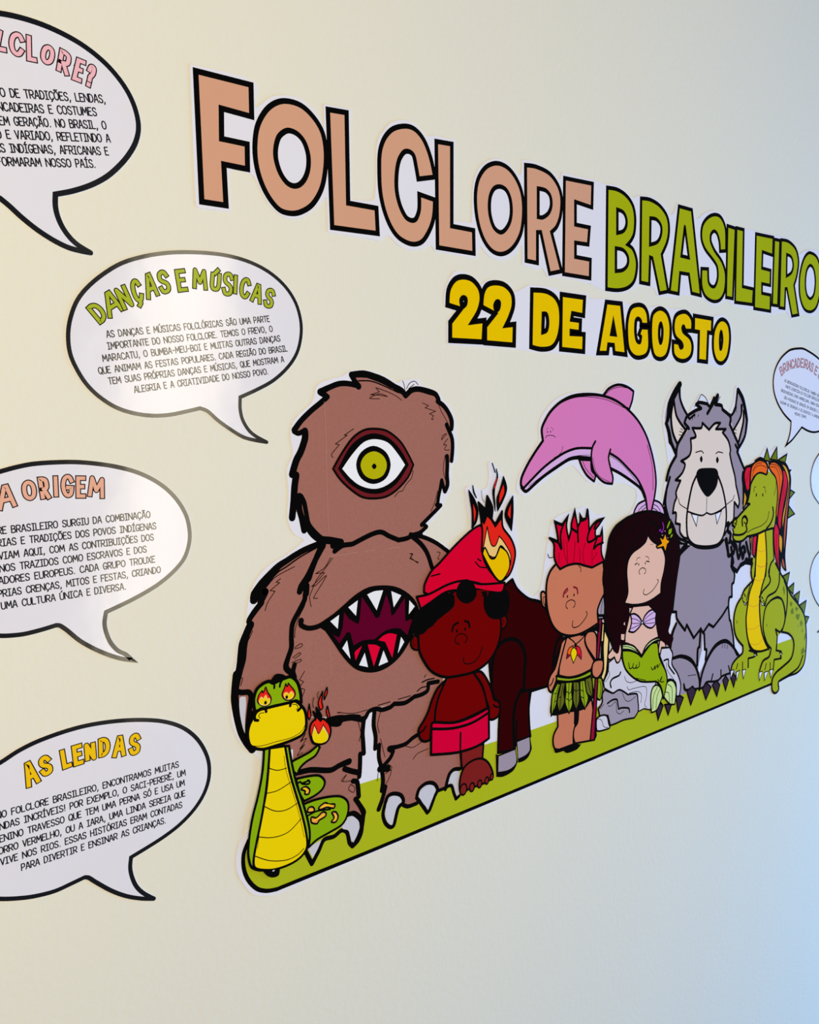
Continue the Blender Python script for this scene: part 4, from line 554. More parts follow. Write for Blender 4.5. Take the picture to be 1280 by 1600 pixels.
p.fill(curve('1239.4,1339.3 1235.6,1333.7 1230.9,1339.6 1235.1,1345.2', True), 'black'); p.fill(curve('1289.5,1336.2 1285.1,1330.3 1280.6,1336.5 1284.6,1342.3', True), 'black')
ln('1218.0,1351.5 1234.7,1353.5 1241.7,1349.4', 1.4); ln('1279.7,1347.3 1286.6,1350.4 1301.7,1348.2', 1.4)
for s in ['1205.9,1406.0 1207.3,1411.6', '1212.3,1409.7 1213.8,1414.4', '1222.2,1411.6 1223.7,1415.3', '1169.5,1387.7 1178.2,1385.8', '1168.7,1382.2 1176.1,1381.1', '1172.5,1392.3 1179.0,1389.5', '1335.1,1389.4 1344.5,1387.3', '1337.3,1383.5 1344.8,1381.4', '1230.5,1449.3 1222.6,1439.8 1211.5,1428.4', '1232.2,1449.3 1244.3,1443.8 1253.2,1433.4', '1289.0,1446.2 1279.1,1434.6', '1326.4,1415.2 1308.1,1421.1', '1336.7,1429.1 1331.6,1421.2', '1342.2,1429.1 1340.9,1419.2', '1318.7,999.9 1317.1,993.7', '1326.4,999.6 1326.0,992.0', '1334.3,996.0 1334.7,989.4', '1210.5,963.4 1235.4,960.4']: ln(s, .9)
ln('1160.0,1084.6 1171.7,1082.8* 1173.9,1070.4 1198.6,1046.0* 1203.4,1055.4* 1225.5,1028.0* 1246.3,1041.1* 1253.9,1032.5* 1271.6,1045.3* 1286.7,1037.5* 1312.3,1052.6 1319.7,1057.9 1330.7,1066.9', 3.6)
ln('1320.5,1191.6~1.5 1329.6,1163.2*', 5); ln('1341.2,1161.9 1340.4,1140.7 1351.7,1126.4 1349.8,1109.4* 1344.1,1108.0 1345.3,1084.2* 1335.7,1083.4 1334.6,1066.3* 1339.8,1041.8 1343.0,1039.1 1353.2,1009.0 1358.4,986.1 1369.1,970.9', 3.6)
ln('1164.5,1003.3 1188.3,1002.5~1.2 1216.4,991.3~1.4 1234.9,973.1 1246.8,947.6 1247.5,930.5', 4.0); ln('1247.4,932.6 1253.6,956.7 1270.7,983.1~1.2 1295.9,1001.8~1.4 1326.2,1005.0~1.4 1350.2,992.0 1377.4,966.0', 4.0)
ln('1246.3,1041.1 1244.1,1009.1* 1238.9,1005.9 1238.3,976.7', 4.2); ln('1257.7,1029.8 1260.7,1001.9* 1266.3,998.7 1264.1,982.2', 4.0); ln('1172.5,1062.5 1161.3,1046.3~1.3 1157.2,1022.9', 3.8); ln('1201.5,1191.2 1181.5,1181.3 1173.5,1172.3', 2.6); p.fill('1160.7,1203.2* 1211.8,1192.1* 1184.8,1184.9 1173.5,1172.3* 1167.8,1190.7*', 'black'); p.fill('1175.9,1197.7* 1188.4,1196.1* 1177.2,1188.7*', 'wolf')
ln('1198.9,950.3 1202.7,940.1 1243.7,933.4 1258.3,932.4 1269.0,939.7 1291.5,936.1 1306.6,935.1 1321.7,940.6 1356.9,940.1', 3.0)
for s in ['1198.8,951.4 1204.6,937.7', '1288.9,950.6 1283.9,937.6', '1315.3,952.8 1316.1,937.4', '1340.3,955.5 1346.9,941.0']: ln(s, 2.4)
for s in ['1318.7,1217.7 1326.7,1221.6 1324.7,1208.0 1334.7,1201.0 1331.3,1186.0', '1323.0,1186.9 1326.5,1172.7 1329.8,1161.7 1340.8,1165.1 1337.4,1176.2', '1342.5,1184.9 1354.2,1177.6 1357.6,1167.9 1364.1,1153.2 1371.9,1166.4 1378.5,1151.6 1383.4,1168.3', '1336.8,1187.0 1348.7,1175.0 1346.4,1164.5', '1368.2,1182.4 1366.1,1168.6 1380.2,1173.4 1386.6,1163.3', '1341.0,1162.0 1345.9,1147.5 1340.6,1141.9 1359.6,1129.5* 1370.6,1138.4 1384.8,1142.2 1390.3,1148.7 1399.3,1144.5 1411.1,1146.4', '1388.5,1180.4 1395.2,1165.5 1401.8,1152.2 1396.4,1144.9', '1370.5,1140.0 1384.8,1143.0 1408.5,1138.7']: ln(s, 5.2)
wolf = p.build('grey_wolf', mural, 'grey shaggy wolf standing upright with a pale long face and dark claws')
for s in ['1209.0,1247.5* 1229.3,1243.4* 1225.0,1224.9*', '1283.0,1241.8* 1302.5,1245.3* 1289.2,1223.4*']: Print(p.layer+1).shape(s, 'tooth', 1.3, miter=True).build('tooth', wolf)
for s in ['1269.0,938.6* 1256.6,930.6* 1268.6,907.7* 1284.4,926.8*', '1300.9,936.3* 1288.0,930.3* 1304.2,906.2* 1312.8,925.0*', '1331.4,938.6* 1322.1,931.8* 1332.8,910.9* 1341.7,927.7*', '1357.0,937.8* 1349.5,930.5* 1360.4,911.6* 1367.4,929.0*', '1225.5,941.5* 1208.1,936.9* 1221.5,908.8* 1236.7,930.7*', '1187.4,933.1* 1175.5,933.7* 1183.3,905.1* 1198.0,926.6*', '1133.8,931.9* 1117.7,928.5* 1125.9,904.8* 1139.0,925.6*', '1143.9,926.5* 1154.5,906.7* 1164.0,924.0*']:
    Print(p.layer+1).shape(s, 'wolf_claw', 2.2, miter=True).build('claw', wolf)

# --- brown horse body
Print.pen = 1.1
p = Print(40)
HORSE = '761.9,1180.3* 780.5,1189.1* 789.9,1174.3 812.3,1157.5 838.6,1147.9 855.5,1125.3 883.4,1089.5* 876.7,1061.7 866.6,1018.9* 855.0,1021.4* 818.0,1021.1* 813.5,996.1 814.8,971.2 815.9,954.5* 789.0,954.1* 784.6,943.0* 752.2,946.9* 753.3,978.4 754.5,1014.5 744.0,1031.0 737.9,1060.3 735.9,1083.9*'
p.shape(HORSE, 'horse', 3.6); p.line('740.3,1049.2 740.3,1065.0 746.5,1093.1 761.8,1103.9 780.5,1104.7 796.3,1095.5 806.0,1075.1 804.4,1052.1 802.9,1024.3 797.8,1027.1 786.8,1010.3 782.4,985.6 784.6,943.0', 5.4); p.line('800.0,1025.9 829.4,1021.9 855.0,1021.4', 4); p.line('883.5,1088.3 869.6,1075.1 866.4,1051.6', 6); p.line('789.0,984.0 787.9,955.2', 3)
p.line('780.5,1188.6 789.9,1174.3 812.3,1157.5 838.6,1147.9', 3.4); p.line('814.6,1020.3 813.5,996.1 814.8,971.2 817.1,954.2', 3.6)
p.fill('747.9,946.4* 752.2,943.7* 786.8,944.1* 791.3,923.3* 782.4,912.7 762.8,909.4 748.9,912.9*', 'black'); p.fill('787.9,954.3* 815.9,956.2* 820.1,935.3* 813.7,925.4 804.7,921.3 792.4,921.4*', 'black')
horse = p.build('brown_horse', mural, 'dark brown horse body with grey hooves behind the figure in the red cap')
Print(p.layer+1).fill('753.4,941.4* 785.7,942.4* 787.9,923.4 773.7,916.8 752.7,919.2*', 'hoof').build('hoof', horse); Print(p.layer+1).fill('790.1,952.6* 814.6,953.5* 815.5,934.8 806.9,929.2 792.4,927.9*', 'hoof').build('hoof', horse)

# --- green dragon with long red and orange hair
Print.pen = 1.55
p = Print(120)
SP = ['1526.8,1099.1* 1554.1,1103.7* 1545.6,1077.3*', '1549.5,1071.5* 1573.5,1079.9* 1571.5,1057.7*', '1575.4,1053.6* 1598.3,1059.4* 1594.6,1036.4*', '1598.7,1030.3* 1627.5,1036.1* 1620.4,1008.7*', '1620.7,1005.0* 1641.5,999.9* 1627.9,983.5*', '1441.7,1330.6* 1452.5,1351.5* 1464.9,1326.6*', '1466.1,1331.3* 1488.0,1352.9* 1491.3,1327.2*', '1494.3,1328.7* 1527.1,1338.9* 1520.3,1321.3*', '1543.5,1269.5* 1562.2,1262.6* 1543.2,1251.4*', '1542.6,1236.6* 1565.4,1219.9* 1539.3,1213.6*', '1532.6,1307.8* 1544.1,1307.3* 1536.4,1299.5*']
for s in SP: p.shape(s, 'spine', 2.0, miter=True)
p.fill('1413.2,1138.5* 1408.0,1122.4 1415.2,1104.8* 1388.1,1091.7 1379.6,1081.2* 1362.3,1065.5 1354.3,1046.9 1355.6,1023.5 1365.6,1003.5 1388.0,984.3* 1387.3,971.0 1367.8,964.5 1353.2,955.6 1350.8,944.4* 1396.9,936.8* 1406.1,940.1 1408.2,956.8* 1430.4,956.0* 1439.5,964.7* 1485.6,959.6* 1489.8,946.5 1463.7,941.0 1451.7,924.1* 1501.8,917.6* 1505.6,936.4* 1531.4,933.3* 1533.9,947.2* 1509.6,951.7* 1512.9,979.5* 1531.2,987.0* 1559.6,978.6 1578.4,964.4 1583.3,947.2 1574.1,925.1 1543.1,914.8 1516.0,907.6 1501.5,896.2 1504.6,874.1 1515.4,866.4 1527.1,871.0 1527.6,889.0* 1566.0,890.1 1609.3,890.5 1630.3,905.0 1635.2,937.7 1628.5,976.0 1622.6,1004.7* 1594.9,1032.7 1560.8,1059.2 1537.8,1088.9 1516.1,1105.7* 1519.1,1107.6* 1491.4,1137.4 1488.1,1186.8* 1484.2,1198.6* 1426.0,1195.8* 1414.1,1146.0*', 'dragon')
p.fill('1393.2,1251.1* 1354.3,1228.5 1343.3,1223.2 1341.2,1211.2 1344.5,1201.7* 1342.1,1192.7 1353.8,1185.4 1373.8,1184.9 1393.7,1190.8* 1426.2,1192.6 1456.3,1197.8 1484.3,1196.9* 1486.6,1209.7 1492.8,1210.9 1494.8,1251.3 1494.9,1274.0 1487.1,1295.3 1458.3,1309.4* 1452.6,1303.4 1428.2,1307.6 1410.8,1300.6 1399.9,1285.6 1395.0,1270.4* 1388.7,1252.2', 'dragon')
p.fill('1430.8,1191.3* 1453.4,1194.1* 1457.8,1173.5 1463.0,1140.6 1461.5,1114.7 1453.9,1096.4 1442.6,1070.6 1444.5,1039.5 1453.2,1003.7 1482.0,962.9* 1452.5,962.2 1423.2,971.1 1406.1,994.7 1396.1,1031.9 1399.4,1056.6 1405.5,1084.3 1421.4,1107.4 1422.5,1129.1 1424.6,1168.8', 'belly')
for s in ['1430.9,1131.4 1445.5,1127.2 1460.0,1128.0', '1419.8,1107.6 1437.5,1101.9 1455.1,1103.0', '1402.2,1062.1 1421.4,1054.1 1443.5,1056.8', '1400.2,1016.0 1420.8,1010.9 1449.3,1014.7', '1412.9,984.1 1441.9,978.0 1460.8,986.8', '1428.1,1162.1 1443.5,1157.2 1455.6,1159.2', '1429.8,1133.0 1445.3,1128.0 1460.7,1128.6']: p.line(s, 1.0, 'hair_gold')
for s in ['1533.2,1080.7* 1528.5,1074.3* 1536.5,1059.1* 1539.2,1069.3*', '1561.9,1044.7* 1558.9,1038.0* 1566.3,1032.4* 1571.1,1039.8*', '1573.5,1030.4* 1563.3,1024.8* 1567.4,1017.0* 1578.1,1017.1*', '1584.2,1030.6* 1595.4,1025.3* 1588.7,1019.1* 1581.7,1025.6*', '1585.5,1014.2* 1603.7,1012.2* 1597.4,999.5* 1586.0,1006.8*', '1608.3,999.6* 1616.3,991.0* 1609.5,983.8* 1603.3,993.1*', '1597.8,994.0* 1600.3,984.4* 1596.5,986.9*', '1613.4,980.4* 1619.4,973.9* 1614.1,971.1*', '1627.2,968.9* 1635.3,960.0* 1623.0,952.0*', '1622.0,940.1* 1632.2,928.9* 1614.1,924.0* 1613.3,934.3*']: p.fill(s, 'spine')
p.dot('1364.6,1034.0 1472.4,1010.1', 2.0, 3.0, 'spine')
ln = lambda s, w=2.9: p.line(s, w, 'black')
ln('1509.1,1060.3~1.3 1485.8,1057.5 1466.8,1046.5 1459.9,1026.8 1459.7,1004.4 1474.6,975.7 1492.2,960.2* 1486.5,945.4 1463.7,941.0 1451.7,924.1'); ln('1509.1,1060.3~1.3 1526.6,1053.4 1538.1,1035.8~1.2 1543.1,1013.6~1.2 1537.4,996.7 1524.3,987.3* 1506.6,996.5* 1514.5,981.0* 1513.0,952.8*'); ln('1513.0,952.8 1530.4,947.8* 1533.2,932.9* 1505.6,935.5* 1503.6,915.4', 2.6)
ln('1464.6,1132.6 1459.7,1107.6 1451.0,1091.6 1443.5,1067.1 1444.5,1039.5 1453.2,1003.7 1467.8,978.6 1483.8,960.8', 3.0); ln('1424.3,1137.2 1419.8,1107.6 1405.5,1084.3 1399.4,1056.6 1396.1,1031.9 1404.5,995.0 1423.2,971.1 1452.5,962.2 1483.8,961.7', 3.0); ln('1481.0,1130.7 1472.9,1114.5 1480.1,1094.7 1454.9,1080.9 1443.2,1072.2'); ln('1514.4,1105.9 1514.0,1086.8 1501.5,1072.7 1472.1,1066.4 1463.3,1050.5')
ln('1497.8,1128.8 1519.6,1105.3 1537.8,1088.9 1560.8,1059.2 1594.9,1032.7 1622.6,1004.7 1633.0,966.0 1634.1,928.6 1626.9,902.0 1602.0,890.2 1566.0,890.1 1531.1,887.4', 3.0); ln('1534.3,1089.4 1546.8,1070.0 1548.6,1034.2 1540.4,1003.3 1531.2,987.0', 3.0)
ln('1531.2,987.0 1559.6,978.6 1578.4,964.4 1583.3,947.2 1574.1,925.1 1543.1,914.8 1516.0,907.6 1501.5,896.2 1501.9,874.7 1515.4,865.4 1527.8,870.9 1526.0,886.6 1565.9,892.0 1604.8,900.7 1621.6,921.6', 3.0)
ln('1413.2,1138.5 1408.6,1122.4 1415.2,1104.8* 1388.1,1091.7 1379.6,1081.2'); ln('1375.2,1076.8 1362.3,1065.5 1354.3,1046.9 1355.6,1023.5 1365.6,1003.5 1388.0,984.3* 1387.3,971.0 1367.8,964.5 1353.2,955.6 1349.3,944.7'); ln('1406.3,991.3 1413.4,976.3 1426.4,969.7'); ln('1409.2,939.5 1408.2,956.8* 1430.4,956.0 1439.7,961.2* 1410.5,971.7', 2.6)
for s in ['1371.4,953.7 1367.3,944.4', '1388.2,953.8 1389.1,938.4', '1475.7,933.4 1471.4,921.9', '1490.7,932.2 1491.6,917.8', '1406.3,1097.6 1395.5,1070.6', '1387.1,1083.5 1392.0,1077.8', '1449.1,1069.7 1454.2,1065.5', '1533.9,947.2 1527.9,933.9', '1392.9,1062.6 1401.7,1069.7', '1457.7,1061.6 1463.3,1050.5']: ln(s, 1.8)
p.fill('1460.9,1317.3 1485.0,1326.7 1523.4,1322.8 1544.8,1297.4 1546.7,1271.0 1540.3,1223.5 1538.3,1182.2 1534.7,1140.9 1541.9,1108.2* 1524.7,1120.3 1519.6,1137.5 1519.1,1107.6* 1505.2,1122.6 1486.0,1170.7 1489.8,1209.5 1496.4,1251.2 1487.1,1295.3 1467.6,1309.0', 'black')
p.fill('1458.1,1312.6 1451.1,1327.1 1429.6,1333.4 1400.5,1325.9 1377.6,1320.6 1369.9,1305.7 1369.8,1281.2 1374.8,1243.9* 1390.0,1255.2 1394.8,1273.5 1399.8,1287.2 1425.2,1307.8 1454.2,1301.7', 'black')
for s in ['1456.5,1314.3* 1454.4,1322.3 1435.8,1330.0 1417.9,1329.9 1400.7,1321.2 1395.9,1304.4 1396.9,1287.4* 1407.8,1300.8 1428.2,1307.6 1452.6,1302.6*', '1461.0,1315.7* 1466.5,1325.0 1485.1,1325.1 1504.8,1313.9 1514.1,1295.6 1508.1,1266.7 1501.9,1241.1 1499.1,1212.0* 1493.3,1227.1 1496.4,1251.2 1494.8,1275.6 1487.1,1295.3 1470.8,1307.3']: p.shape(s, 'hair_orange', 2.4)
for s in ['1397.8,1321.4* 1380.6,1319.0 1374.2,1305.5 1379.6,1285.2 1386.0,1274.0* 1394.4,1279.7* 1394.4,1304.5', '1511.5,1310.3* 1528.1,1303.1 1532.8,1281.6 1528.1,1257.3 1517.4,1225.3 1513.3,1191.1* 1503.0,1201.8 1501.3,1226.5 1511.3,1266.5 1516.0,1290.7', '1492.9,1209.2* 1487.6,1195.0 1489.2,1170.4 1497.6,1140.0 1515.8,1108.0* 1510.7,1135.2 1508.4,1168.5 1506.7,1193.3', '1411.5,1189.2* 1426.3,1191.0* 1419.9,1148.6* 1411.9,1157.4']: p.shape(s, 'hair_red', 2.4)
for s in ['1375.7,1277.7* 1385.2,1263.3 1378.8,1248.2 1373.9,1243.9*', '1504.2,1322.7* 1523.9,1316.3 1538.2,1297.7 1540.1,1271.4 1529.8,1232.5 1520.0,1187.2* 1518.0,1217.0 1528.7,1249.1 1534.5,1281.5 1524.8,1303.3', '1507.2,1186.7* 1520.8,1175.5 1519.7,1145.8 1509.0,1160.2', '1399.7,1188.7* 1405.6,1188.1* 1406.0,1156.5*']: p.shape(s, 'hair_gold', 2.2)
for s in ['1541.5,1297.6* 1543.4,1271.2 1538.0,1231.9 1535.5,1199.0 1529.7,1141.4* 1524.8,1175.2 1528.8,1224.4 1537.3,1265.0', '1520.2,1137.5* 1528.7,1133.2 1538.5,1109.4* 1524.7,1120.3']: p.shape(s, 'hair_rust', 2.2)
for s in ['1401.9,1301.1 1409.8,1316.2 1430.3,1321.6 1451.8,1316.0', '1402.7,1311.9 1415.3,1323.8 1436.0,1326.1', '1467.0,1317.0 1485.8,1314.6 1499.5,1299.6 1503.8,1283.2', '1466.7,1321.8 1491.9,1317.6 1509.0,1299.1', '1382.1,1292.8 1389.6,1312.4', '1514.7,1217.3 1522.1,1249.5 1527.0,1272.1', '1506.4,1221.2 1515.7,1249.9 1521.5,1282.2', '1497.7,1185.9 1499.9,1152.9 1508.0,1127.2', '1499.6,1251.0 1503.8,1283.2', '1522.4,1200.2 1529.8,1232.5']: p.line(s, .8, 'black')
ln('1412.0,1329.3~1.3 1429.6,1333.4~1.5 1448.0,1327.2 1456.3,1317.4', 3.2); ln('1460.5,1323.6 1478.7,1328.5~1.2 1504.2,1323.6', 3.0); ln('1397.8,1321.4 1377.7,1319.1 1371.3,1305.6', 3.2)
ln('1388.7,1252.2 1396.1,1250.9', 3.6); ln('1393.2,1250.3 1354.3,1228.5~.9', 3.0); ln('1396.9,1287.4 1394.8,1273.5 1389.8,1258.3', 3); ln('1354.3,1228.5 1343.2,1226.3~1.3 1339.4,1217.4* 1346.7,1212.2', 3.4); ln('1341.2,1209.6 1344.5,1201.7', 2.4)
ln('1341.8,1199.6 1361.7,1196.7 1378.8,1197.7 1388.7,1203.1 1387.4,1209.4', 2.7); ln('1342.5,1197.2 1343.6,1191.0 1353.8,1185.4 1373.8,1184.6 1390.8,1191.1* 1426.2,1192.6 1456.3,1197.0 1484.2,1198.6', 3.0); ln('1373.6,1213.0 1372.1,1225.5 1381.4,1229.4~1.4 1389.7,1221.0~1.3 1385.2,1212.0', 2.6); ln('1379.1,1218.7 1383.6,1216.0', 1.6); ln('1346.3,1219.9 1352.0,1217.9 1349.4,1215.0', 1.6); ln('1351.4,1228.7 1353.3,1220.9', 2.2)
ln('1388.9,1198.4 1410.6,1203.5 1440.4,1207.2 1461.2,1216.7 1466.4,1232.4', .9); ln('1479.9,1239.4 1483.1,1224.6 1474.1,1209.2 1459.2,1200.0', 2.6); ln('1409.5,1272.6 1410.5,1281.2 1416.3,1281.6', .8); ln('1441.9,1279.4 1448.0,1279.8 1451.8,1268.5', .8); ln('1489.3,1287.2 1488.6,1274.3 1483.1,1261.8', .7)
ln('1454.8,1196.3 1459.4,1173.3 1463.6,1140.5 1462.0,1108.1', 2.6); ln('1429.3,1190.7 1426.2,1168.7 1423.6,1137.0 1423.5,1112.9', 2.8); ln('1411.1,1146.4 1409.0,1130.7 1410.0,1114.6', 2.8); ln('1491.4,1137.4 1477.9,1127.4 1474.5,1106.5', 2.6); ln('1484.3,1196.9 1486.0,1170.7 1491.2,1140.7', 2.4)
p.dot('1418.7,1266.6 1441.6,1265.2', 1.9, 3.3)
dragon = p.build('green_dragon', mural, 'green dragon with a yellow belly and long red and orange hair, at the right end')
for s in ['1359.2,944.7* 1347.7,945.0* 1348.0,929.5*', '1378.8,939.9* 1367.1,937.7* 1369.1,922.1*', '1400.6,937.3* 1388.5,937.6* 1393.2,920.1*', '1462.3,921.1* 1449.6,921.0* 1451.3,904.1*', '1484.4,916.6* 1469.4,917.0* 1471.1,900.4*', '1502.4,917.4* 1489.3,917.4* 1495.1,900.8*', '1428.4,962.4* 1441.6,956.5* 1430.4,956.9*', '1525.4,946.1* 1537.1,942.1* 1529.3,940.0*', '1381.6,1072.6* 1396.0,1062.1* 1389.8,1062.2*', '1376.5,1081.6* 1382.9,1075.7* 1380.6,1074.4*', '1444.7,1063.5* 1461.6,1050.7* 1451.8,1052.5*', '1440.0,1071.0* 1447.8,1064.7* 1443.6,1064.5*']:
    Print(p.layer+1).shape(s, 'tooth', 1.1, miter=True).build('claw', dragon)

# --- boy with red spiky hair and a leaf skirt
Print.pen = 1.35
p = Print(60)
p.fill('876.2,1092.4* 894.6,1087.9* 881.1,1075.6 874.5,1059.5 865.1,1048.0 860.4,1039.7* 863.1,1064.3 867.7,1080.7', 'black'); p.fill('883.9,1087.7 875.3,1081.9 870.6,1070.9 869.7,1063.1 876.3,1075.1', 'horse')
p.shape('892.6,1086.9* 886.9,1073.2 881.3,1058.2 877.5,1045.6 876.7,1032.4* 899.2,1025.1 925.1,1023.8 949.7,1027.1* 956.8,1039.6* 940.9,1060.6 934.6,1074.1 937.5,1085.9* 916.3,1086.8*', 'tan_skin', 2.5)
p.shape('893.6,1087.4* 883.0,1081.9 878.3,1069.4 873.6,1057.0 868.0,1044.8 858.5,1036.1 853.9,1026.4 854.9,1015.6 860.6,1010.1* 868.2,1020.8 872.9,1030.5* 877.5,1045.6 885.1,1066.8', 'tan_skin', 2.5)
p.shape('874.3,977.8* 875.4,954.5* 866.8,944.5 865.0,932.7 868.9,922.2 878.7,918.3* 910.3,918.2* 910.1,933.5 914.0,947.8* 911.5,986.9* 876.0,994.9*', 'tan_skin', 2.5)
p.shape('921.7,973.6* 920.0,950.4 912.0,942.7 910.2,929.3 914.3,918.5* 959.9,912.4* 964.0,918.4* 952.5,977.7* 921.6,987.4*', 'tan_skin', 2.5)
p.fill('911.7,973.1* 920.8,971.0* 920.1,947.7 915.0,945.4 910.9,950.6*', 'black'); p.fill('867.0,922.7* 870.9,914.9 888.5,913.6* 896.4,908.0 918.5,907.7 928.6,913.4* 910.3,918.9* 878.7,918.5*', 'black')
p.line('898.5,1085.2 908.4,1078.7 913.5,1073.1', 1.6); p.line('913.5,1073.1 924.4,1077.2 934.5,1083.0', 1.6); p.line('865.2,1030.1 862.4,1024.7 857.7,1021.0', 1.8)
p.shape('908.5,1071.9* 898.7,1069.7 894.8,1062.3 893.0,1054.6* 903.7,1059.3*', 'hair_orange', 1.3); p.shape('914.5,1070.9* 922.6,1066.7 926.7,1057.7 926.8,1047.5* 916.7,1056.9*', 'hair_red', 1.3); p.shape('910.5,1068.9* 915.6,1063.9 916.7,1056.9 908.8,1044.8* 902.7,1059.5 905.6,1067.1', 'serpent_yellow', 1.3); p.fill('893.3,1055.2* 895.8,1062.2* 903.1,1058.8*', 'maroon'); p.fill('926.4,1048.0* 922.7,1057.1* 916.7,1055.5*', 'maroon'); p.dot('913.5,1071.7', 3.2)
LV = ['873.9,1021.6* 880.7,1018.8* 875.0,1005.9 871.3,989.3 860.9,974.2* 860.8,991.7 863.5,1008.4', '881.6,1020.6* 891.4,1018.6* 887.6,1005.8 889.7,989.1 878.1,975.5* 873.2,991.5 877.9,1008.0', '891.4,1018.6* 907.2,1016.6* 905.4,1002.0 907.6,982.3 899.8,969.1* 890.7,987.5 892.5,1004.8', '908.2,1016.4* 922.2,1013.4* 923.5,998.0 922.7,981.7 915.7,969.4* 908.5,987.6 909.3,1002.5', '924.3,1014.4* 935.5,1013.4* 938.8,997.5 944.1,982.4 936.1,966.8* 926.7,984.9 924.4,1000.6', '936.5,1014.6* 949.8,1016.0* 953.1,1005.5 954.6,981.5* 942.0,989.8 937.7,1001.9', '952.0,1014.2* 975.2,1008.0* 978.7,994.5 975.7,978.2 971.6,973.4* 958.7,983.3* 954.3,999.7']
p.fill('870.9,1030.9* 975.2,1009.4* 979.8,992.9 971.6,973.4 954.6,980.0 936.1,967.5 899.8,970.4 860.9,975.6 860.7,998.4', 'black')
for k, s in enumerate(LV): p.shape(s, 'leaf' if k % 2 == 0 else 'leaf_dark', 2.0)
for s in ['876.8,1018.9 870.2,1002.9 863.7,978.9', '886.5,1016.9 881.8,1000.4 879.1,979.4', '899.3,1015.5 898.5,996.7 899.7,973.2', '915.2,1012.2 915.5,992.9 915.7,973.6', '929.4,1011.9 932.7,991.9 935.7,970.4', '942.7,1010.5 946.0,998.7 952.4,984.7', '971.0,1004.6 974.4,992.6 971.5,979.1', '870.2,1007.0 866.4,1006.5', '893.5,1004.6 899.0,1000.6', '904.4,1002.2 899.0,999.3', '893.6,993.7 899.1,989.7', '905.5,991.0 899.6,988.3', '911.3,1003.4 915.4,999.8', '921.4,1001.2 915.8,999.7', '926.5,1000.1 931.6,996.3', '877.9,998.5 882.2,998.9', '873.2,995.6 867.4,994.2', '927.6,988.8 933.8,984.7']: p.line(s, 1.0)
p.shape('870.9,1032.9* 871.9,1025.3* 899.2,1018.3 929.3,1016.1 950.9,1017.9* 949.7,1025.7* 925.2,1022.4 899.2,1024.4', 'leaf', 2.6)
p.fill('971.9,1096.6* 990.7,1093.6* 993.9,1065.0 990.5,1017.6 980.7,1001.2* 972.0,1008.6* 972.6,1057.6*', 'black')
for s in ['975.7,1096.0* 979.6,1093.3* 978.4,1066.3* 973.1,1065.9*', '981.3,1084.0* 991.2,1066.8* 986.8,1018.3 979.6,1002.8* 974.1,1009.6* 980.3,1022.4 978.6,1056.5']: p.shape(s, 'straw', 1.8)
p.fill('962.8,1098.4* 966.8,1096.4* 969.0,1085.5* 963.0,1083.8*', 'black')
p.shape('978.1,1138.3* 970.2,1130.2 963.4,1119.4 965.6,1109.8* 982.7,1107.1*', 'steel', 2.2); p.line('975.2,1130.8 971.5,1111.5', .9)
p.shape('967.2,1104.3* 973.9,1103.3* 970.1,1058.0 968.3,1040.2* 959.9,912.4* 949.3,913.7* 957.7,983.6 961.9,1045.6', 'shaft', 2.4)
p.fill('963.6,1110.1* 982.7,1107.1* 981.9,1100.0* 964.7,1102.7*', 'black'); p.line('967.0,1105.6 975.7,1104.3', 1.0, 'steel')
p.shape('952.9,1086.7 940.5,1086.7 934.5,1078.2 938.8,1065.1 949.3,1052.1 957.8,1042.2* 962.4,1042.7* 962.5,1073.3 959.2,1082.2', 'tan_skin', 2.5)
p.fill('922.3,1083.7* 969.4,1095.7* 968.6,1081.9* 957.0,1086.4 942.6,1087.1 936.5,1082.6*', 'black'); p.fill('952.9,1086.7 940.5,1086.7 934.5,1078.2 938.8,1065.1 949.3,1052.1 957.8,1042.2* 962.4,1042.7* 962.5,1073.3 959.2,1082.2', 'tan_skin'); p.line('957.8,1042.2 949.3,1052.1 938.8,1065.1 934.5,1078.2 940.5,1086.7 952.9,1086.7 959.2,1082.2 962.5,1073.3 962.3,1044.1', 2.5)
p.shape('959.9,1039.0 953.7,1034.7 951.8,1025.3 954.0,1016.5 962.5,1010.6 970.9,1013.1 977.1,1020.2 979.0,1032.5 974.7,1037.6', 'tan_skin', 2.5); p.line('958.8,1039.9 966.2,1040.6 973.0,1037.9', 2.2); p.line('977.9,1037.0 976.2,1047.1', 2.0)
p.shape('847.6,1159.1* 842.3,1163.5 838.0,1161.7 838.0,1153.1 840.7,1142.9 846.9,1137.6*', 'tan_skin', 2.4); p.line('845.9,1155.0 842.4,1154.9 842.8,1147.5 846.0,1142.1', 1)
p.shape('869.6,1200.7* 858.0,1192.2 851.0,1180.8 848.5,1165.1 849.5,1146.5 853.1,1129.9 862.2,1111.0 876.8,1097.2 897.2,1089.3 919.9,1087.3 943.1,1091.1 965.8,1097.3* 963.4,1116.7 970.2,1130.2 979.1,1140.8* 977.3,1180.4* 975.1,1192.4* 949.5,1185.7* 933.9,1190.1* 914.8,1195.5 894.3,1195.4 877.8,1191.7*', 'tan_skin', 2.9)
p.line('885.1,1149.5 886.9,1156.1 893.7,1160.9', 2.2, 'maroon'); p.line('893.7,1160.9 894.7,1157.6 888.2,1154.1', 1.4, 'maroon'); p.line('908.0,1161.1 915.2,1158.0 917.2,1150.0', 2.2, 'maroon')
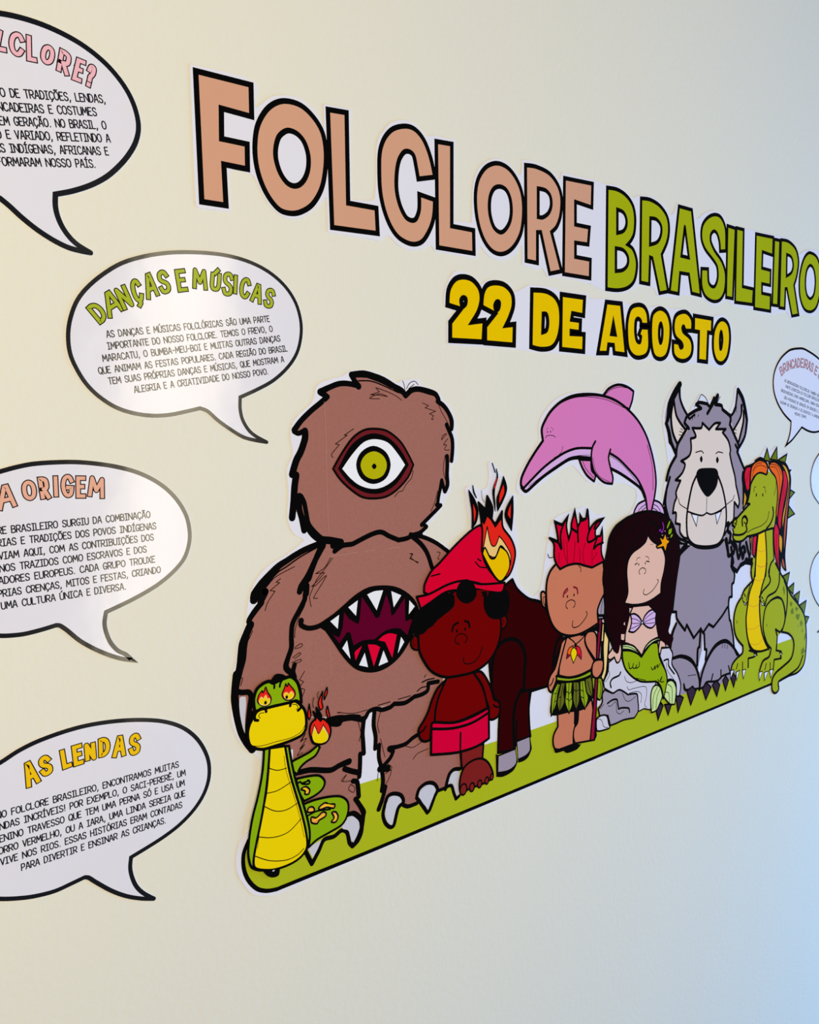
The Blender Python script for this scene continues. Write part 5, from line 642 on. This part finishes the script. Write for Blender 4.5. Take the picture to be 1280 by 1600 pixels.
p.dot('894.2,1148.8 908.8,1149.1', 1.5, 2.2); p.line('894.9,1130.4 891.2,1134.1 893.0,1140.2 902.3,1142.6 910.8,1138.8 910.8,1132.4 907.1,1130.4', 1.1); p.line('906.8,1110.1 905.5,1102.6 910.3,1099.2 921.7,1100.6 935.1,1109.4 939.2,1115.2 936.8,1120.1', 1.2); p.line('918.6,1191.9 923.4,1188.1 923.9,1181.7', 1.0)
p.line('851.7,1216.8 855.2,1211.0 863.2,1211.0', .9); p.dot('865.2,1190.1 869.7,1188.9 861.7,1180.7 869.8,1179.6 864.4,1171.0 858.2,1174.9 968.3,1181.5 968.4,1174.3 961.6,1168.6 965.6,1162.5', .35)
HR = '866.4,1262.4* 874.5,1259.3 881.7,1256.9* 893.5,1267.0* 890.9,1255.5 892.8,1244.1 896.1,1233.9* 901.1,1245.9 901.9,1256.4* 909.1,1274.5* 912.1,1263.6 916.0,1249.5* 921.5,1257.9* 921.4,1267.3* 927.2,1261.2 934.8,1261.8* 937.5,1274.9* 940.6,1260.1 941.8,1240.9* 948.5,1249.3 960.1,1255.9 973.9,1258.0* 964.2,1249.2 956.4,1242.2 956.6,1231.9* 968.4,1232.1* 972.2,1240.8* 973.5,1226.4 970.7,1216.3 971.9,1203.2 978.1,1192.1* 949.5,1185.7* 933.9,1190.1 914.8,1195.5 894.3,1195.4 877.8,1191.7* 869.6,1200.7 865.0,1212.3 864.9,1227.1 862.2,1233.5 855.0,1239.7* 866.6,1235.5 873.8,1232.3* 871.0,1246.1'
p.shape(HR, 'spike_red', 2.9, miter=True)
for s in ['866.4,1261.2 873.6,1258.8 880.8,1256.3', '892.6,1266.4 884.5,1257.2 878.3,1243.0 879.3,1229.3 880.3,1221.2 873.8,1231.1', '916.0,1249.5 916.1,1240.7 917.2,1228.1', '901.9,1256.4 902.9,1249.4 916.1,1242.0', '941.8,1240.9 938.1,1232.4 940.1,1225.8 948.8,1226.2 960.5,1231.5', '974.6,1221.1 960.7,1218.6 952.9,1214.3 960.5,1230.2', '921.4,1266.7 923.4,1259.0 934.8,1261.2', '972.9,1257.5 960.1,1253.4 953.4,1245.0', '938.5,1272.9 939.6,1261.4', '909.3,1273.8 911.1,1265.0', '855.9,1239.2 866.6,1234.3 873.8,1231.1']: p.line(s, 3.0)
for s in ['875.8,1216.1 875.0,1201.3', '892.0,1231.8 894.2,1196.6', '910.6,1230.0 908.9,1212.5 907.2,1197.6', '920.2,1218.9 922.3,1195.9', '933.4,1225.2 927.9,1210.5 931.9,1192.2', '949.0,1213.4 949.4,1190.2', '960.9,1207.0 951.2,1197.7', '884.7,1235.0 886.7,1214.9 894.2,1197.9', '879.1,1247.8 877.4,1233.2']: p.line(s, .7)
p.build('person', mural, 'drawn person with spiky red hair, leaf skirt and a red spear')

# --- mermaid
p = Print(100)
p.shape('992.0,1029.6* 990.3,1014.5 980.8,1001.0 982.9,990.2* 998.9,980.3 1004.9,977.7 1018.9,979.9 1033.3,972.8 1041.7,967.0* 1064.8,963.2 1068.3,951.7 1071.0,932.1* 1084.9,933.6* 1102.5,927.5* 1116.5,973.2* 1075.0,981.9 1034.5,1010.8 1023.9,1031.3* 1011.9,1025.8* 1005.7,1034.7*', 'rock_light', 1.8)
p.shape('1130.4,1027.4* 1153.1,1024.7* 1162.7,1011.8 1161.1,994.0 1178.1,973.7 1188.3,951.8 1184.3,932.7* 1176.0,934.5* 1174.0,957.6 1159.7,967.7 1148.2,968.7* 1143.0,986.4 1126.4,1014.5*', 'rock_light', 2.4)
p.shape('983.0,987.7* 998.9,979.7 1004.9,977.7 1018.9,979.9 1033.3,972.8 1041.7,967.0* 1064.8,963.2 1068.3,951.7 1069.9,933.7 1059.5,924.0* 1032.3,927.2 1012.0,926.1 998.0,926.3* 991.7,944.1* 972.0,947.5* 967.9,960.1* 977.5,968.2 977.2,981.2', 'rock_dark', 2.4)
p.shape('965.3,945.2 975.9,947.9 988.7,944.2 993.9,930.5 997.0,923.2 990.1,922.3 966.6,924.9 963.5,936.6', 'rock_light', 2.2)
for s in ['998.7,988.1 996.6,996.4 1002.4,1001.7 1018.4,1003.6 1022.3,1008.0', '990.3,964.0 1001.1,966.8 1013.2,965.4 1016.4,956.7 1018.6,948.3* 1025.7,948.7 1044.4,943.7 1046.6,936.5', '1137.9,1004.7 1150.4,1004.4 1151.9,993.0 1168.6,975.6']: p.line(s, 2.4)
for s in ['992.2,1016.7 994.4,1008.5 984.7,1000.2', '1039.3,980.8 1043.6,974.5 1058.2,974.0 1088.2,970.3 1091.8,955.9 1086.8,940.7 1092.4,933.9', '1032.7,999.3 1037.0,990.5 1049.6,985.2 1064.3,985.5', '1045.8,968.7 1066.9,966.8 1077.7,959.0 1075.9,945.9', '1027.2,972.8 1035.7,959.0 1046.2,955.3 1062.8,959.6', '991.4,959.9 999.3,958.0 1011.2,961.9 1013.6,945.5 1021.8,939.6 1032.0,942.6', '971.8,959.2 981.4,964.7', '1144.8,999.9 1147.5,986.9 1169.1,964.3', '966.3,945.0 976.0,940.1 982.1,928.2 992.0,924.4']: p.line(s, .8)
p.shape('997.5,1047.9* 989.8,1041.6 991.9,1034.8 997.8,1033.7 1005.7,1036.0* 1011.9,1025.8 1017.9,1025.9 1021.8,1031.7 1023.6,1044.4 1021.3,1055.2* 1007.2,1057.7*', 'pale_skin', 2.2); p.shape('1125.5,1042.0* 1136.8,1038.7 1143.9,1026.4* 1130.4,1028.8* 1126.7,1016.5* 1121.6,1023.6*', 'pale_skin', 2.0)
p.fill('1033.0,1254.8 1051.6,1258.5 1070.5,1261.0 1089.8,1261.5 1114.7,1256.6 1135.1,1249.0 1153.6,1236.0 1164.6,1218.0 1174.7,1195.1 1176.7,1176.1 1169.9,1145.4 1164.4,1114.6 1160.1,1086.8 1155.8,1078.1 1154.0,1064.6 1149.9,1051.5 1164.1,1039.4 1155.4,1024.3* 1139.2,1034.1 1123.1,1045.2 1116.1,1057.2* 1113.6,1068.5 1101.7,1100.0* 1042.4,1108.9* 1043.1,1082.7 1041.3,1071.3 1029.1,1068.1 1021.3,1056.5 1016.6,1041.8 1011.6,1040.1 1005.5,1045.1 999.3,1057.9 991.1,1074.7 983.0,1092.6 980.8,1105.6 981.1,1140.2 975.2,1162.6 978.0,1186.6* 985.3,1208.7 990.5,1228.3 1005.9,1244.1', 'hair_dark')
p.line('1033.0,1254.8 1051.6,1258.5 1070.5,1261.0 1089.9,1260.7 1114.7,1256.6 1135.1,1249.0 1153.6,1236.0 1164.6,1218.0 1174.7,1195.1 1176.7,1176.1 1169.9,1145.4 1164.4,1114.6 1160.1,1086.8', 3); p.line('1033.0,1254.8 1005.9,1244.1 990.5,1228.3 985.3,1208.7 979.1,1186.5 975.8,1162.5 981.1,1140.2 980.8,1105.6 983.0,1092.6 991.1,1074.7 999.3,1057.9 1005.5,1046.4', 3)
for s in ['1024.0,1245.4 1001.8,1224.3 995.6,1196.1 992.0,1153.2 997.1,1123.4', '1066.1,1247.8 1031.3,1228.8 1013.6,1201.4 1007.5,1165.7 1012.9,1128.4', '1085.5,1241.7 1071.5,1225.0 1043.5,1205.6 1027.7,1183.8', '1095.4,1240.9 1125.7,1227.6 1147.0,1201.1 1153.5,1163.1 1144.7,1117.4 1135.4,1087.4', '1119.9,1249.4 1146.1,1228.9 1160.1,1199.7', '1034.9,1177.1 1028.6,1148.4 1024.6,1119.3', '1140.0,1180.2 1143.6,1148.7', '1085.4,1247.7 1105.2,1240.0 1120.9,1220.5']: p.line(s, 1.6)
p.shape('1051.7,1110.1* 1042.7,1097.2* 1033.1,1070.0* 1031.4,1054.7* 1043.9,1049.8 1065.0,1036.7 1075.9,1025.4* 1088.4,1037.8 1103.3,1045.9 1121.3,1048.2* 1114.6,1071.0 1115.1,1089.9* 1103.9,1098.3* 1092.9,1106.6*', 'pale_skin', 2.0)
p.fill('1019.1,1061.4* 1034.4,1058.7* 1031.5,1053.4* 1023.4,1049.6*', 'hair_dark'); p.fill('1027.7,1085.3* 1031.8,1082.6* 1030.7,1088.7*', 'pale_skin'); p.fill('1022.0,1070.0* 1029.1,1068.8* 1029.3,1059.0* 1022.2,1061.5*', 'pale_skin')
p.shape('1087.3,1222.8* 1081.5,1212.1 1067.3,1204.6 1048.4,1197.7 1037.0,1185.7 1033.9,1168.3 1036.7,1147.3 1037.1,1132.4 1029.2,1118.7* 1050.5,1113.3 1074.6,1111.2 1099.1,1113.8 1125.3,1121.6* 1126.0,1138.6 1133.0,1157.8 1136.3,1174.4 1134.7,1183.8 1126.7,1197.0 1108.8,1206.4 1096.2,1213.7', 'pale_skin', 2.4)
p.dot('1064.4,1176.9 1081.8,1176.8', 1.2, 2.2); p.line('1058.3,1183.3 1060.5,1187.5 1067.7,1187.9', .8); p.line('1082.2,1188.1 1089.6,1185.7 1091.0,1181.1', .8); p.line('1054.8,1177.7 1060.7,1179.7', 1.4); p.line('1084.4,1180.0 1092.3,1178.2', 1.4)
p.line('1068.0,1160.4 1065.4,1166.0 1073.0,1170.3 1081.6,1167.8 1082.9,1162.4 1079.4,1159.8', 1.1); p.line('1080.1,1134.7 1077.8,1128.2 1085.2,1124.4 1101.2,1128.8 1114.6,1138.5 1118.3,1143.4 1114.4,1146.2', 1.1); p.line('1093.9,1206.4 1101.3,1205.7 1101.2,1211.0', .5)
for s in ['1076.5,1079.9* 1067.8,1090.6 1055.1,1097.8 1044.7,1098.1* 1048.1,1088.5 1046.2,1078.3 1041.3,1071.3* 1053.8,1067.8 1066.2,1072.3', '1076.5,1079.9* 1082.7,1089.6 1093.2,1095.9 1104.0,1097.6* 1114.0,1090.0* 1112.1,1080.9 1113.5,1072.6* 1102.7,1066.9 1089.6,1070.4']: p.shape(s, 'shell', 2.4)
for s in ['1074.4,1080.3 1059.5,1088.0 1048.0,1091.1', '1074.4,1079.6 1059.7,1081.3 1048.2,1083.2', '1074.4,1078.9 1059.8,1076.1 1045.3,1074.5', '1078.7,1080.2 1089.1,1087.2 1106.3,1092.6', '1079.7,1079.4 1093.6,1081.2 1111.0,1082.4', '1079.8,1078.1 1093.8,1075.8 1111.2,1074.3']: p.line(s, .9)
p.dot('1076.1,1080.0', 2.2, 3.2); p.dot('1076.1,1080.0', 1.2, 2.0, 'tooth')
p.shape('1025.6,1042.7* 1027.0,1028.1 1034.5,1010.8 1053.5,993.7 1075.0,981.9 1101.0,975.8 1116.5,973.2* 1127.9,964.6 1135.1,951.9 1138.2,938.7* 1142.2,942.0 1146.3,955.1 1148.1,971.5 1143.0,986.4 1131.2,1002.6 1124.1,1014.9 1121.4,1029.1 1118.9,1039.1* 1103.5,1040.5 1088.6,1032.4 1076.0,1022.7* 1063.0,1031.8 1044.1,1039.3', 'mermaid_green', 2.6)
for s in ['1025.4,1052.5* 1039.7,1050.6 1056.5,1043.6 1075.9,1025.4* 1065.2,1031.4 1044.1,1040.6 1025.6,1044.7*', '1077.0,1025.2* 1086.2,1038.2 1103.3,1045.9 1125.3,1046.8* 1125.5,1042.0* 1107.8,1041.1 1090.6,1036.1', '1121.2,966.0 1110.1,965.6 1103.8,956.0 1103.2,939.7 1105.9,921.9* 1120.3,923.3 1131.1,936.1 1135.8,944.1* 1130.4,958.5', '1148.3,964.4 1159.7,966.2 1169.2,960.0 1175.5,946.0 1171.8,921.3* 1158.9,924.2 1147.1,933.9 1140.0,941.1* 1144.1,952.8']: p.shape(s, 'fin', 2.3)
for s in ['1042.5,1019.8 1044.8,1010.1 1051.1,1009.5 1055.1,1016.0 1053.1,1009.8 1059.5,1007.2 1063.6,1012.4 1061.6,1006.8 1070.0,1008.4 1070.2,1015.5', '1102.5,1000.0 1107.0,995.0 1113.5,1000.5 1112.6,994.6 1120.1,1001.3 1120.3,995.8 1127.2,1002.0', '1122.0,975.5 1125.5,970.6 1133.1,978.0 1130.0,969.7 1139.1,968.5']: p.line(s, 1.4)
for s in ['1026.5,1049.1 1044.0,1045.2 1065.1,1034.1', '1086.4,1034.2 1103.4,1041.8 1123.2,1044.5', '1109.1,927.3 1110.6,949.0 1121.3,963.2', '1118.0,926.6 1120.7,946.8 1128.2,957.6', '1149.6,961.4 1162.5,951.6 1163.5,924.6', '1144.3,948.5 1153.5,945.1 1156.4,927.6', '1057.8,991.5 1087.8,981.2']: p.line(s, 1.0)
for s in ['1137.0,1229.7* 1143.1,1239.9 1149.5,1242.5* 1145.9,1233.5 1139.7,1226.4*', '1142.6,1216.9* 1143.6,1226.1 1153.8,1229.0* 1151.6,1219.2', '1146.7,1210.4* 1150.3,1217.7 1156.8,1218.7* 1154.4,1212.7']: p.shape(s, 'serpent_green', 1.6)
p.line('1126.6,1239.0 1129.3,1231.9 1125.8,1223.1 1120.6,1228.1 1118.2,1226.0', 1.7, 'purple'); p.dot('1126.0,1218.5 1130.6,1217.3 1141.5,1212.4 1139.3,1200.3 1133.4,1224.7', .7, 1.0, 'tooth')
p.shape('1134.8,1221.5* 1139.5,1211.1* 1149.4,1206.2* 1140.6,1201.7* 1135.9,1188.3* 1129.9,1198.9* 1113.5,1198.3* 1110.2,1201.7* 1124.4,1205.6* 1115.9,1218.6* 1128.2,1212.1*', 'star', 2.2)
p.build('mermaid', mural, 'mermaid with long dark hair and a green tail sitting on grey rocks')

# --- boy with the red cap
Print.pen = 1.1
p = Print(150)
p.shape('682.8,968.5* 724.0,967.7* 721.9,947.1* 710.6,940.9* 683.6,943.7*', 'foot_skin', 3.2)
p.shape('680.5,927.7 688.5,943.9 704.6,949.5 720.8,947.4 733.2,937.7 741.5,921.1 739.4,913.7 726.8,911.0 710.4,911.1 698.2,911.6 682.3,909.4', 'foot_skin', 3.0)
for s, r in [('686.7,913.5', 7), ('702.3,912.0', 5.2), ('716.5,912.5', 4.6), ('730.0,913.3', 4.2), ('739.4,916.0', 3.6)]: p.dot(s, r*.9+1, r+2.2); p.dot(s, r*.9-1.3, r-.4, 'foot_skin')
p.shape('705.4,1071.5* 719.5,1070.2 731.7,1055.4 739.9,1038.2 744.0,1026.3 752.4,1021.3 755.5,1012.7 752.3,1000.8 741.8,997.8 734.5,1000.3* 734.6,1015.9* 729.5,1028.0 721.4,1051.4', 'dark_skin', 3.4)
p.shape('658.9,1072.1* 643.8,1063.5 634.4,1050.9 626.8,1035.0 619.4,1025.1 611.1,1015.4 613.6,1003.1 620.8,997.6 629.9,997.4* 632.0,1016.1* 639.5,1020.2 643.5,1042.9 653.1,1060.0', 'dark_skin', 3.4)
p.shape('660.8,1076.1* 645.5,1052.8 639.7,1036.4 637.6,1019.2* 671.6,1010.9 703.0,1012.5 731.5,1016.7* 727.5,1034.7 719.4,1053.4 703.5,1075.0*', 'dark_skin', 3.4)
p.line('622.9,1017.6 619.2,1013.4 612.8,1010.9', 2.6); p.line('742.9,1018.7 747.1,1014.6 752.4,1013.4', 2.6)
p.shape('632.4,1018.2* 636.7,1019.4 671.6,1010.6 703.0,1011.0 734.0,1016.4* 734.4,972.9* 710.8,967.3 675.0,968.3 631.1,977.1*', 'shorts', 3.6); p.line('632.0,1011.7 667.6,1003.6 702.9,1002.5 733.9,1009.5', 3.6); p.line('682.3,993.9 681.8,965.7 684.6,945.0', 2.8)
p.shape('606.2,1139.8 601.0,1134.5 600.9,1127.3 605.9,1121.7 613.6,1119.8* 611.3,1136.9*', 'dark_skin', 2.6); p.shape('757.3,1138.5* 764.9,1140.6 769.6,1132.0 764.9,1123.7 757.2,1122.8*', 'dark_skin', 2.6); p.line('604.9,1135.9 604.3,1129.8 607.3,1126.2', 1); p.line('760.3,1135.7 763.4,1131.9 760.3,1127.9', 1)
p.shape('612.7,1142.8 613.6,1119.8 622.5,1101.5 635.5,1086.2 657.0,1075.4 682.0,1072.5 707.8,1072.7 731.4,1080.3 746.5,1093.1 755.7,1111.8 757.3,1134.0 749.7,1157.5* 708.6,1185.3* 674.8,1187.8* 636.7,1174.3* 614.2,1157.0', 'dark_skin', 3.6)
for s in ['602.7,1154.8 605.5,1170.7 618.4,1172.9 636.8,1180.5 658.3,1186.9 672.0,1182.9 673.8,1173.0 671.8,1167.0 663.5,1161.8 658.0,1159.5 649.8,1155.5 643.1,1152.4 636.3,1147.2 628.4,1144.3 620.4,1139.4 607.5,1140.6 600.0,1147.0', '676.1,1184.4 681.8,1198.5 694.5,1201.8 707.2,1195.2 712.9,1179.3 707.1,1170.4 694.2,1167.5 681.6,1174.0', '726.0,1174.2 734.9,1180.7 749.8,1177.5 768.1,1176.1 774.2,1162.9 772.7,1149.6 767.4,1140.3 749.7,1137.4 734.7,1143.2 725.9,1156.7']: p.fill(s, 'black')
p.shape('622.6,1192.9* 624.0,1203.0 634.7,1218.1 648.1,1226.8 669.9,1243.2 692.1,1257.8 709.2,1266.9 720.7,1270.2* 726.4,1252.4 723.4,1231.1 735.0,1208.1 755.9,1190.0* 762.0,1184.8* 731.9,1186.5 711.5,1193.6 686.0,1199.1 663.9,1197.7 642.3,1192.2 631.6,1188.5', 'cap_red', 3.0)
p.shape('610.9,1188.4* 631.7,1189.5 663.9,1197.7 691.6,1198.8 720.2,1190.3 765.0,1186.6* 758.9,1174.0 731.9,1178.9 708.6,1185.3 683.1,1187.7 658.3,1187.9 634.1,1178.8 617.1,1172.0*', 'cap_red', 3.0)
p.fill('708.6,1184.2* 734.9,1179.6* 731.9,1171.2* 711.4,1178.4*', 'dark_skin'); p.fill('720.2,1180.5* 731.9,1179.3* 731.8,1169.0* 725.4,1171.0*', 'black'); p.fill('676.1,1184.4 681.8,1196.4 694.5,1200.5 707.2,1193.1 712.9,1179.3 707.1,1170.4 694.2,1167.5 681.6,1174.0', 'black')
for s in ['710.3,1221.8 718.9,1213.9 733.5,1211.1', '714.6,1225.2 720.4,1221.7', '634.6,1211.9 649.2,1213.2']: p.line(s, 1.8)
p.line('668.7,1135.0 671.5,1141.8 679.3,1144.4', 3.0); p.line('691.2,1144.6 697.4,1141.9 699.6,1135.0', 3.0); p.dot('677.0,1133.6 691.6,1133.7', 1.7, 2.2); p.line('681.0,1115.0 674.1,1119.5 676.9,1127.6 688.2,1127.8 695.2,1121.2 690.9,1115.4', 1.4); p.line('687.9,1095.3 690.7,1087.1 705.0,1085.4 716.7,1092.0 722.6,1104.2', 1.4)
boy = p.build('person', mural, 'drawn person in a red cap and red shorts standing on one leg')
f = Print(p.layer+1)
f.shape('721.9,1235.6* 723.5,1261.3* 720.7,1280.9* 716.5,1300.4* 729.5,1289.8* 732.5,1307.9* 741.8,1292.2 740.6,1276.1* 747.1,1268.4* 760.0,1285.4* 759.7,1273.4 762.1,1262.2 777.4,1245.4 785.2,1226.7 780.5,1207.1 771.2,1194.8 754.4,1190.2 735.0,1210.2', 'fire_red', 3.2)
f.fill('716.6,1301.4* 731.0,1289.7* 732.5,1308.9* 743.6,1292.1* 741.2,1274.9* 750.1,1270.9* 760.6,1286.5* 759.7,1275.6* 747.1,1263.6* 738.2,1275.2* 732.4,1280.0* 727.1,1269.6* 722.2,1274.3*', 'black')
for s, q in [('699.6,1317.3* 709.4,1305.1 715.6,1289.8 712.7,1275.1 704.9,1267.7* 705.1,1288.5 702.3,1303.5', '707.1,1298.9* 711.6,1288.0 708.7,1274.4*'), ('762.8,1332.5* 768.9,1316.5 762.8,1301.6 751.6,1286.7* 750.2,1302.4 756.2,1315.1', '762.8,1321.6* 763.7,1310.3 754.7,1296.7* 755.6,1308.6'), ('780.5,1304.8* 781.1,1282.7 778.0,1257.5* 765.8,1277.3 768.8,1290.2', '776.8,1294.1* 775.9,1274.3* 770.7,1281.3')]:
    f.fill(s, 'black'); f.line(curve(s, True), 1.6, 'black', closed=True); f.fill(q, 'fire_red')
f.line('749.4,1343.4~.5 751.2,1332.6 744.3,1314.7~1.6 746.0,1296.2 747.2,1286.4~.4', 2.8); f.line('749.7,1330.5 745.5,1317.8', 1.4, 'fire_red'); f.line('742.1,1351.2 747.3,1338.8', 1.6); f.line('706.7,1323.2 708.4,1314.7~1.6 712.9,1307.0', 1.6); f.line('722.4,1316.0 723.2,1306.3 728.1,1299.6', .6)
f.shape('724.0,1235.4* 732.3,1267.0* 735.8,1251.6 740.5,1240.7 747.6,1239.9 754.5,1252.0* 762.1,1244.6 775.8,1225.5 775.8,1209.9* 768.1,1228.5 756.6,1238.6 746.9,1224.2 735.1,1227.7* 727.8,1238.3*', 'fire_cream', 1.6)
f.shape('723.4,1231.1* 727.8,1238.9 735.1,1227.7 739.5,1222.8 746.9,1223.1 756.0,1237.5* 768.1,1229.6 774.3,1216.7 772.7,1203.5 762.0,1191.5 754.4,1190.2 743.9,1200.4 732.1,1217.1', 'fire_yellow', 2.2)
f.build('flame', boy, 'red and yellow flame rising behind the cap')

# --- green serpent with a yellow snout
Print.pen = 1.0
p = Print(190)
p.shape('426.0,1023.1 439.2,1026.6 451.2,1029.4 462.1,1034.9* 464.0,1030.8* 457.7,1022.8 445.5,1018.9 437.4,1014.0 433.3,1006.8* 427.0,1014.5', 'serpent_green', 3.0)
p.shape('431.7,1002.1* 447.6,1000.8 462.4,997.3 469.6,988.4 466.3,980.0 455.7,975.1 440.9,972.9* 435.4,983.9*', 'serpent_green', 3.0)
p.shape('440.1,969.2* 455.6,969.8 476.6,967.4 492.0,962.7 501.1,953.0 500.8,939.2 492.6,928.0 475.4,924.0 457.1,920.7 445.7,915.1* 447.6,929.3 444.5,949.1', 'serpent_green', 3.0); p.line('446.2,953.9 458.1,955.5 476.2,951.9', 2.4)
for s in ['445.6,958.2 447.2,963.0 452.4,962.3 454.9,957.9 452.2,956.1', '460.5,958.8 468.9,962.3 474.8,958.7 482.5,956.3 481.1,951.7 471.7,955.7 462.6,955.7', '450.5,950.5 457.1,947.7 465.5,951.8 470.3,949.2 469.1,945.2 460.7,943.2 457.6,940.1 450.3,943.9', '478.4,947.1 483.7,946.3 487.0,939.5 483.4,933.8 477.3,936.0 481.2,940.0', '437.7,988.2 444.3,989.4 449.3,983.7 447.0,979.4 442.6,981.1 443.0,984.5']: p.shape(s, 'spot_orange', 2.2)
for s in ['452.6,945.2 457.1,945.7 467.7,948.4', '464.2,958.3 471.8,958.7 478.6,955.2', '482.9,943.6 483.8,939.1 481.1,936.6', '441.4,988.1 445.7,984.8 444.8,981.7', '448.6,959.2 452.3,959.4']: p.line(s, 1.8, 'serpent_yellow')
for s in ['433.7,996.3 436.6,997.4 438.7,994.8', '438.7,994.8 446.0,995.3 447.5,996.2 449.6,993.0 447.3,991.6 440.1,993.7']: p.line(s, 2.4)
p.shape('392.8,1049.0* 389.9,1023.2 383.5,997.0 375.9,973.9 371.1,952.5 369.1,934.0 371.2,920.4 375.7,914.2 387.7,908.5 441.9,911.0* 447.5,926.6 445.9,946.0 439.4,972.1 431.6,998.2 426.7,1023.2 423.8,1043.4*', 'serpent_green', 3.0)
p.shape('399.6,1047.2* 418.9,1044.7* 423.5,1013.6 429.8,988.2 437.6,959.4 442.6,935.0 443.6,917.2 435.9,907.7 421.3,903.6 401.4,904.2 386.4,909.0 376.4,915.3 375.4,925.3 379.5,943.2 385.0,963.3 389.7,982.3 393.9,1002.8 397.5,1027.4', 'serpent_yellow', 3.0)
for s in ['397.4,1024.9 408.2,1019.2 420.1,1018.5', '393.7,996.5 407.4,995.6 424.5,1000.3', '391.1,981.9 403.8,972.7 417.8,969.6 432.2,973.0', '382.4,949.3 400.0,942.7 419.7,942.6 436.6,953.0', '377.6,928.4 394.9,917.0 415.8,910.2 430.2,911.1 439.1,916.0']: p.line(s, 1.1)
p.line('398.9,1027.0 394.3,996.3 384.9,960.7 380.6,936.4', .6); p.line('417.1,1033.6 419.3,1014.8 433.3,963.4 440.2,929.1', .6)
p.shape('386.3,908.0* 407.0,903.7* 405.4,896.1 398.4,896.1 391.6,900.6', 'black', 1.0); p.dot('399.3,903.4', 1.6, .8, 'claw')
p.fill('403.5,1123.2 409.3,1129.5 416.8,1128.7 423.0,1124.9 424.8,1121.7 416.5,1120.5 407.2,1120.8', 'black'); p.line('411.6,1121.9 414.1,1122.1', .8, 'claw')
p.shape('382.9,1093.2* 382.2,1106.9 386.2,1117.3 394.3,1122.3 401.7,1123.3 406.5,1120.3 412.8,1121.3 421.7,1122.9 429.3,1122.8 436.8,1115.1 440.5,1102.0 441.2,1090.1* 409.3,1093.9*', 'serpent_green', 4.0)
p.line('404.7,1121.8 407.7,1118.4 407.6,1114.4', 2.6); p.line('417.8,1121.4 415.5,1118.4 414.5,1114.6', 2.6)
p.shape('373.6,1069.4 375.7,1079.0 380.2,1085.9 384.6,1091.6 389.6,1093.9 396.9,1093.9 409.3,1093.9 425.8,1093.6 433.5,1093.6 439.8,1088.1 445.5,1079.7 447.1,1068.6 446.1,1058.2 441.3,1052.3 432.1,1049.9 419.2,1048.5 405.2,1048.1 391.6,1048.2 381.9,1051.9 375.5,1057.6', 'serpent_yellow', 3.6)
p.line('396.8,1089.9 396.3,1092.9* 390.8,1094.9 385.3,1092.0 382.7,1088.1 383.1,1083.5* 386.5,1082.4*', 3.4); p.line('426.9,1089.6 428.3,1093.0 434.8,1093.9 439.9,1089.2 440.4,1084.4 436.8,1082.0', 3.4)
p.line('394.1,1089.2 390.0,1089.8 387.5,1087.5 389.2,1084.3', .9); p.line('429.8,1090.6 434.7,1089.3 436.9,1085.2 434.5,1083.7', .9); p.line('374.0,1063.6 377.3,1056.5 389.3,1052.6 407.9,1052.6 427.0,1052.4 440.1,1056.1 445.6,1063.1', .8)
serpent = p.build('fire_serpent', mural, 'green serpent with a yellow snout and belly, coiled at the left end')
b = p.layer+1
for red, yel, pup in [('386.6,1104.2 388.8,1111.1 392.8,1114.7* 393.9,1112.2 397.2,1118.1* 399.4,1111.6 403.2,1104.5 402.0,1098.4 397.0,1096.5 391.0,1098.3', '388.7,1103.2 391.3,1107.7 393.9,1104.8* 396.9,1108.7 398.5,1104.1* 401.5,1103.7 401.3,1099.2 397.1,1097.3 391.0,1099.2', '396.3,1100.3'), ('417.0,1104.9 420.0,1111.1 422.1,1116.5* 423.9,1112.6 425.3,1116.4* 428.9,1111.5 432.9,1106.0 433.5,1100.1 428.4,1096.3 420.8,1098.2', '419.5,1104.9 423.0,1106.1 425.5,1103.0* 428.8,1106.0 431.8,1101.6 428.5,1097.7 421.5,1099.2', '422.8,1100.7')]:
    e = Print(b); e.shape(red, 'fire_red', 1.5); e.shape(yel, 'serpent_yellow', .9, ink='fire_cream'); e.dot(pup, 1.7, 2.2); e.build('eye', serpent, 'yellow eye ringed by a small flame')
e = Print(b)
e.shape('451.8,1048.4 451.3,1055.7 453.5,1062.3 459.7,1066.8* 456.6,1075.9* 461.8,1068.7* 460.8,1079.7* 467.2,1068.6 466.3,1062.8* 469.8,1064.4 477.1,1056.6 479.6,1048.7 478.0,1040.5 473.0,1035.1 464.8,1034.8 455.5,1038.5', 'fire_red', 2.6)
e.fill('456.0,1077.8* 461.8,1069.9* 460.8,1080.9* 467.9,1068.5* 466.3,1060.4* 461.0,1067.1* 459.6,1063.2*', 'black')
e.shape('453.8,1047.9 455.3,1053.5 457.5,1060.2* 460.0,1054.7 463.2,1047.9 469.6,1057.2* 476.7,1043.3 474.4,1036.6 466.2,1035.3 456.8,1039.3', 'fire_cream', 1.0); e.fill('454.7,1047.1 456.6,1052.6 459.3,1053.1 463.1,1046.1 468.7,1052.6 475.3,1042.5 473.1,1036.9 466.2,1035.7 457.5,1039.5', 'serpent_yellow')
for s in ['451.0,1067.7* 449.2,1072.9 451.6,1086.0* 453.2,1072.0', '466.0,1075.5* 463.6,1085.0 470.0,1097.0* 468.3,1085.2 469.5,1077.7', '471.8,1086.8* 472.0,1092.8 475.9,1100.5* 476.1,1094.2', '476.6,1062.8* 474.1,1071.8 475.9,1078.0* 478.7,1064.7']: e.shape(s, 'fire_red', 1.8)
e.line('456.8,1080.6 456.3,1086.7 457.8,1092.3', .9); e.line('463.1,1089.9 463.3,1095.9 465.3,1097.8', .7)
e.build('flame', serpent, 'red and yellow flame at the tip of the tail')
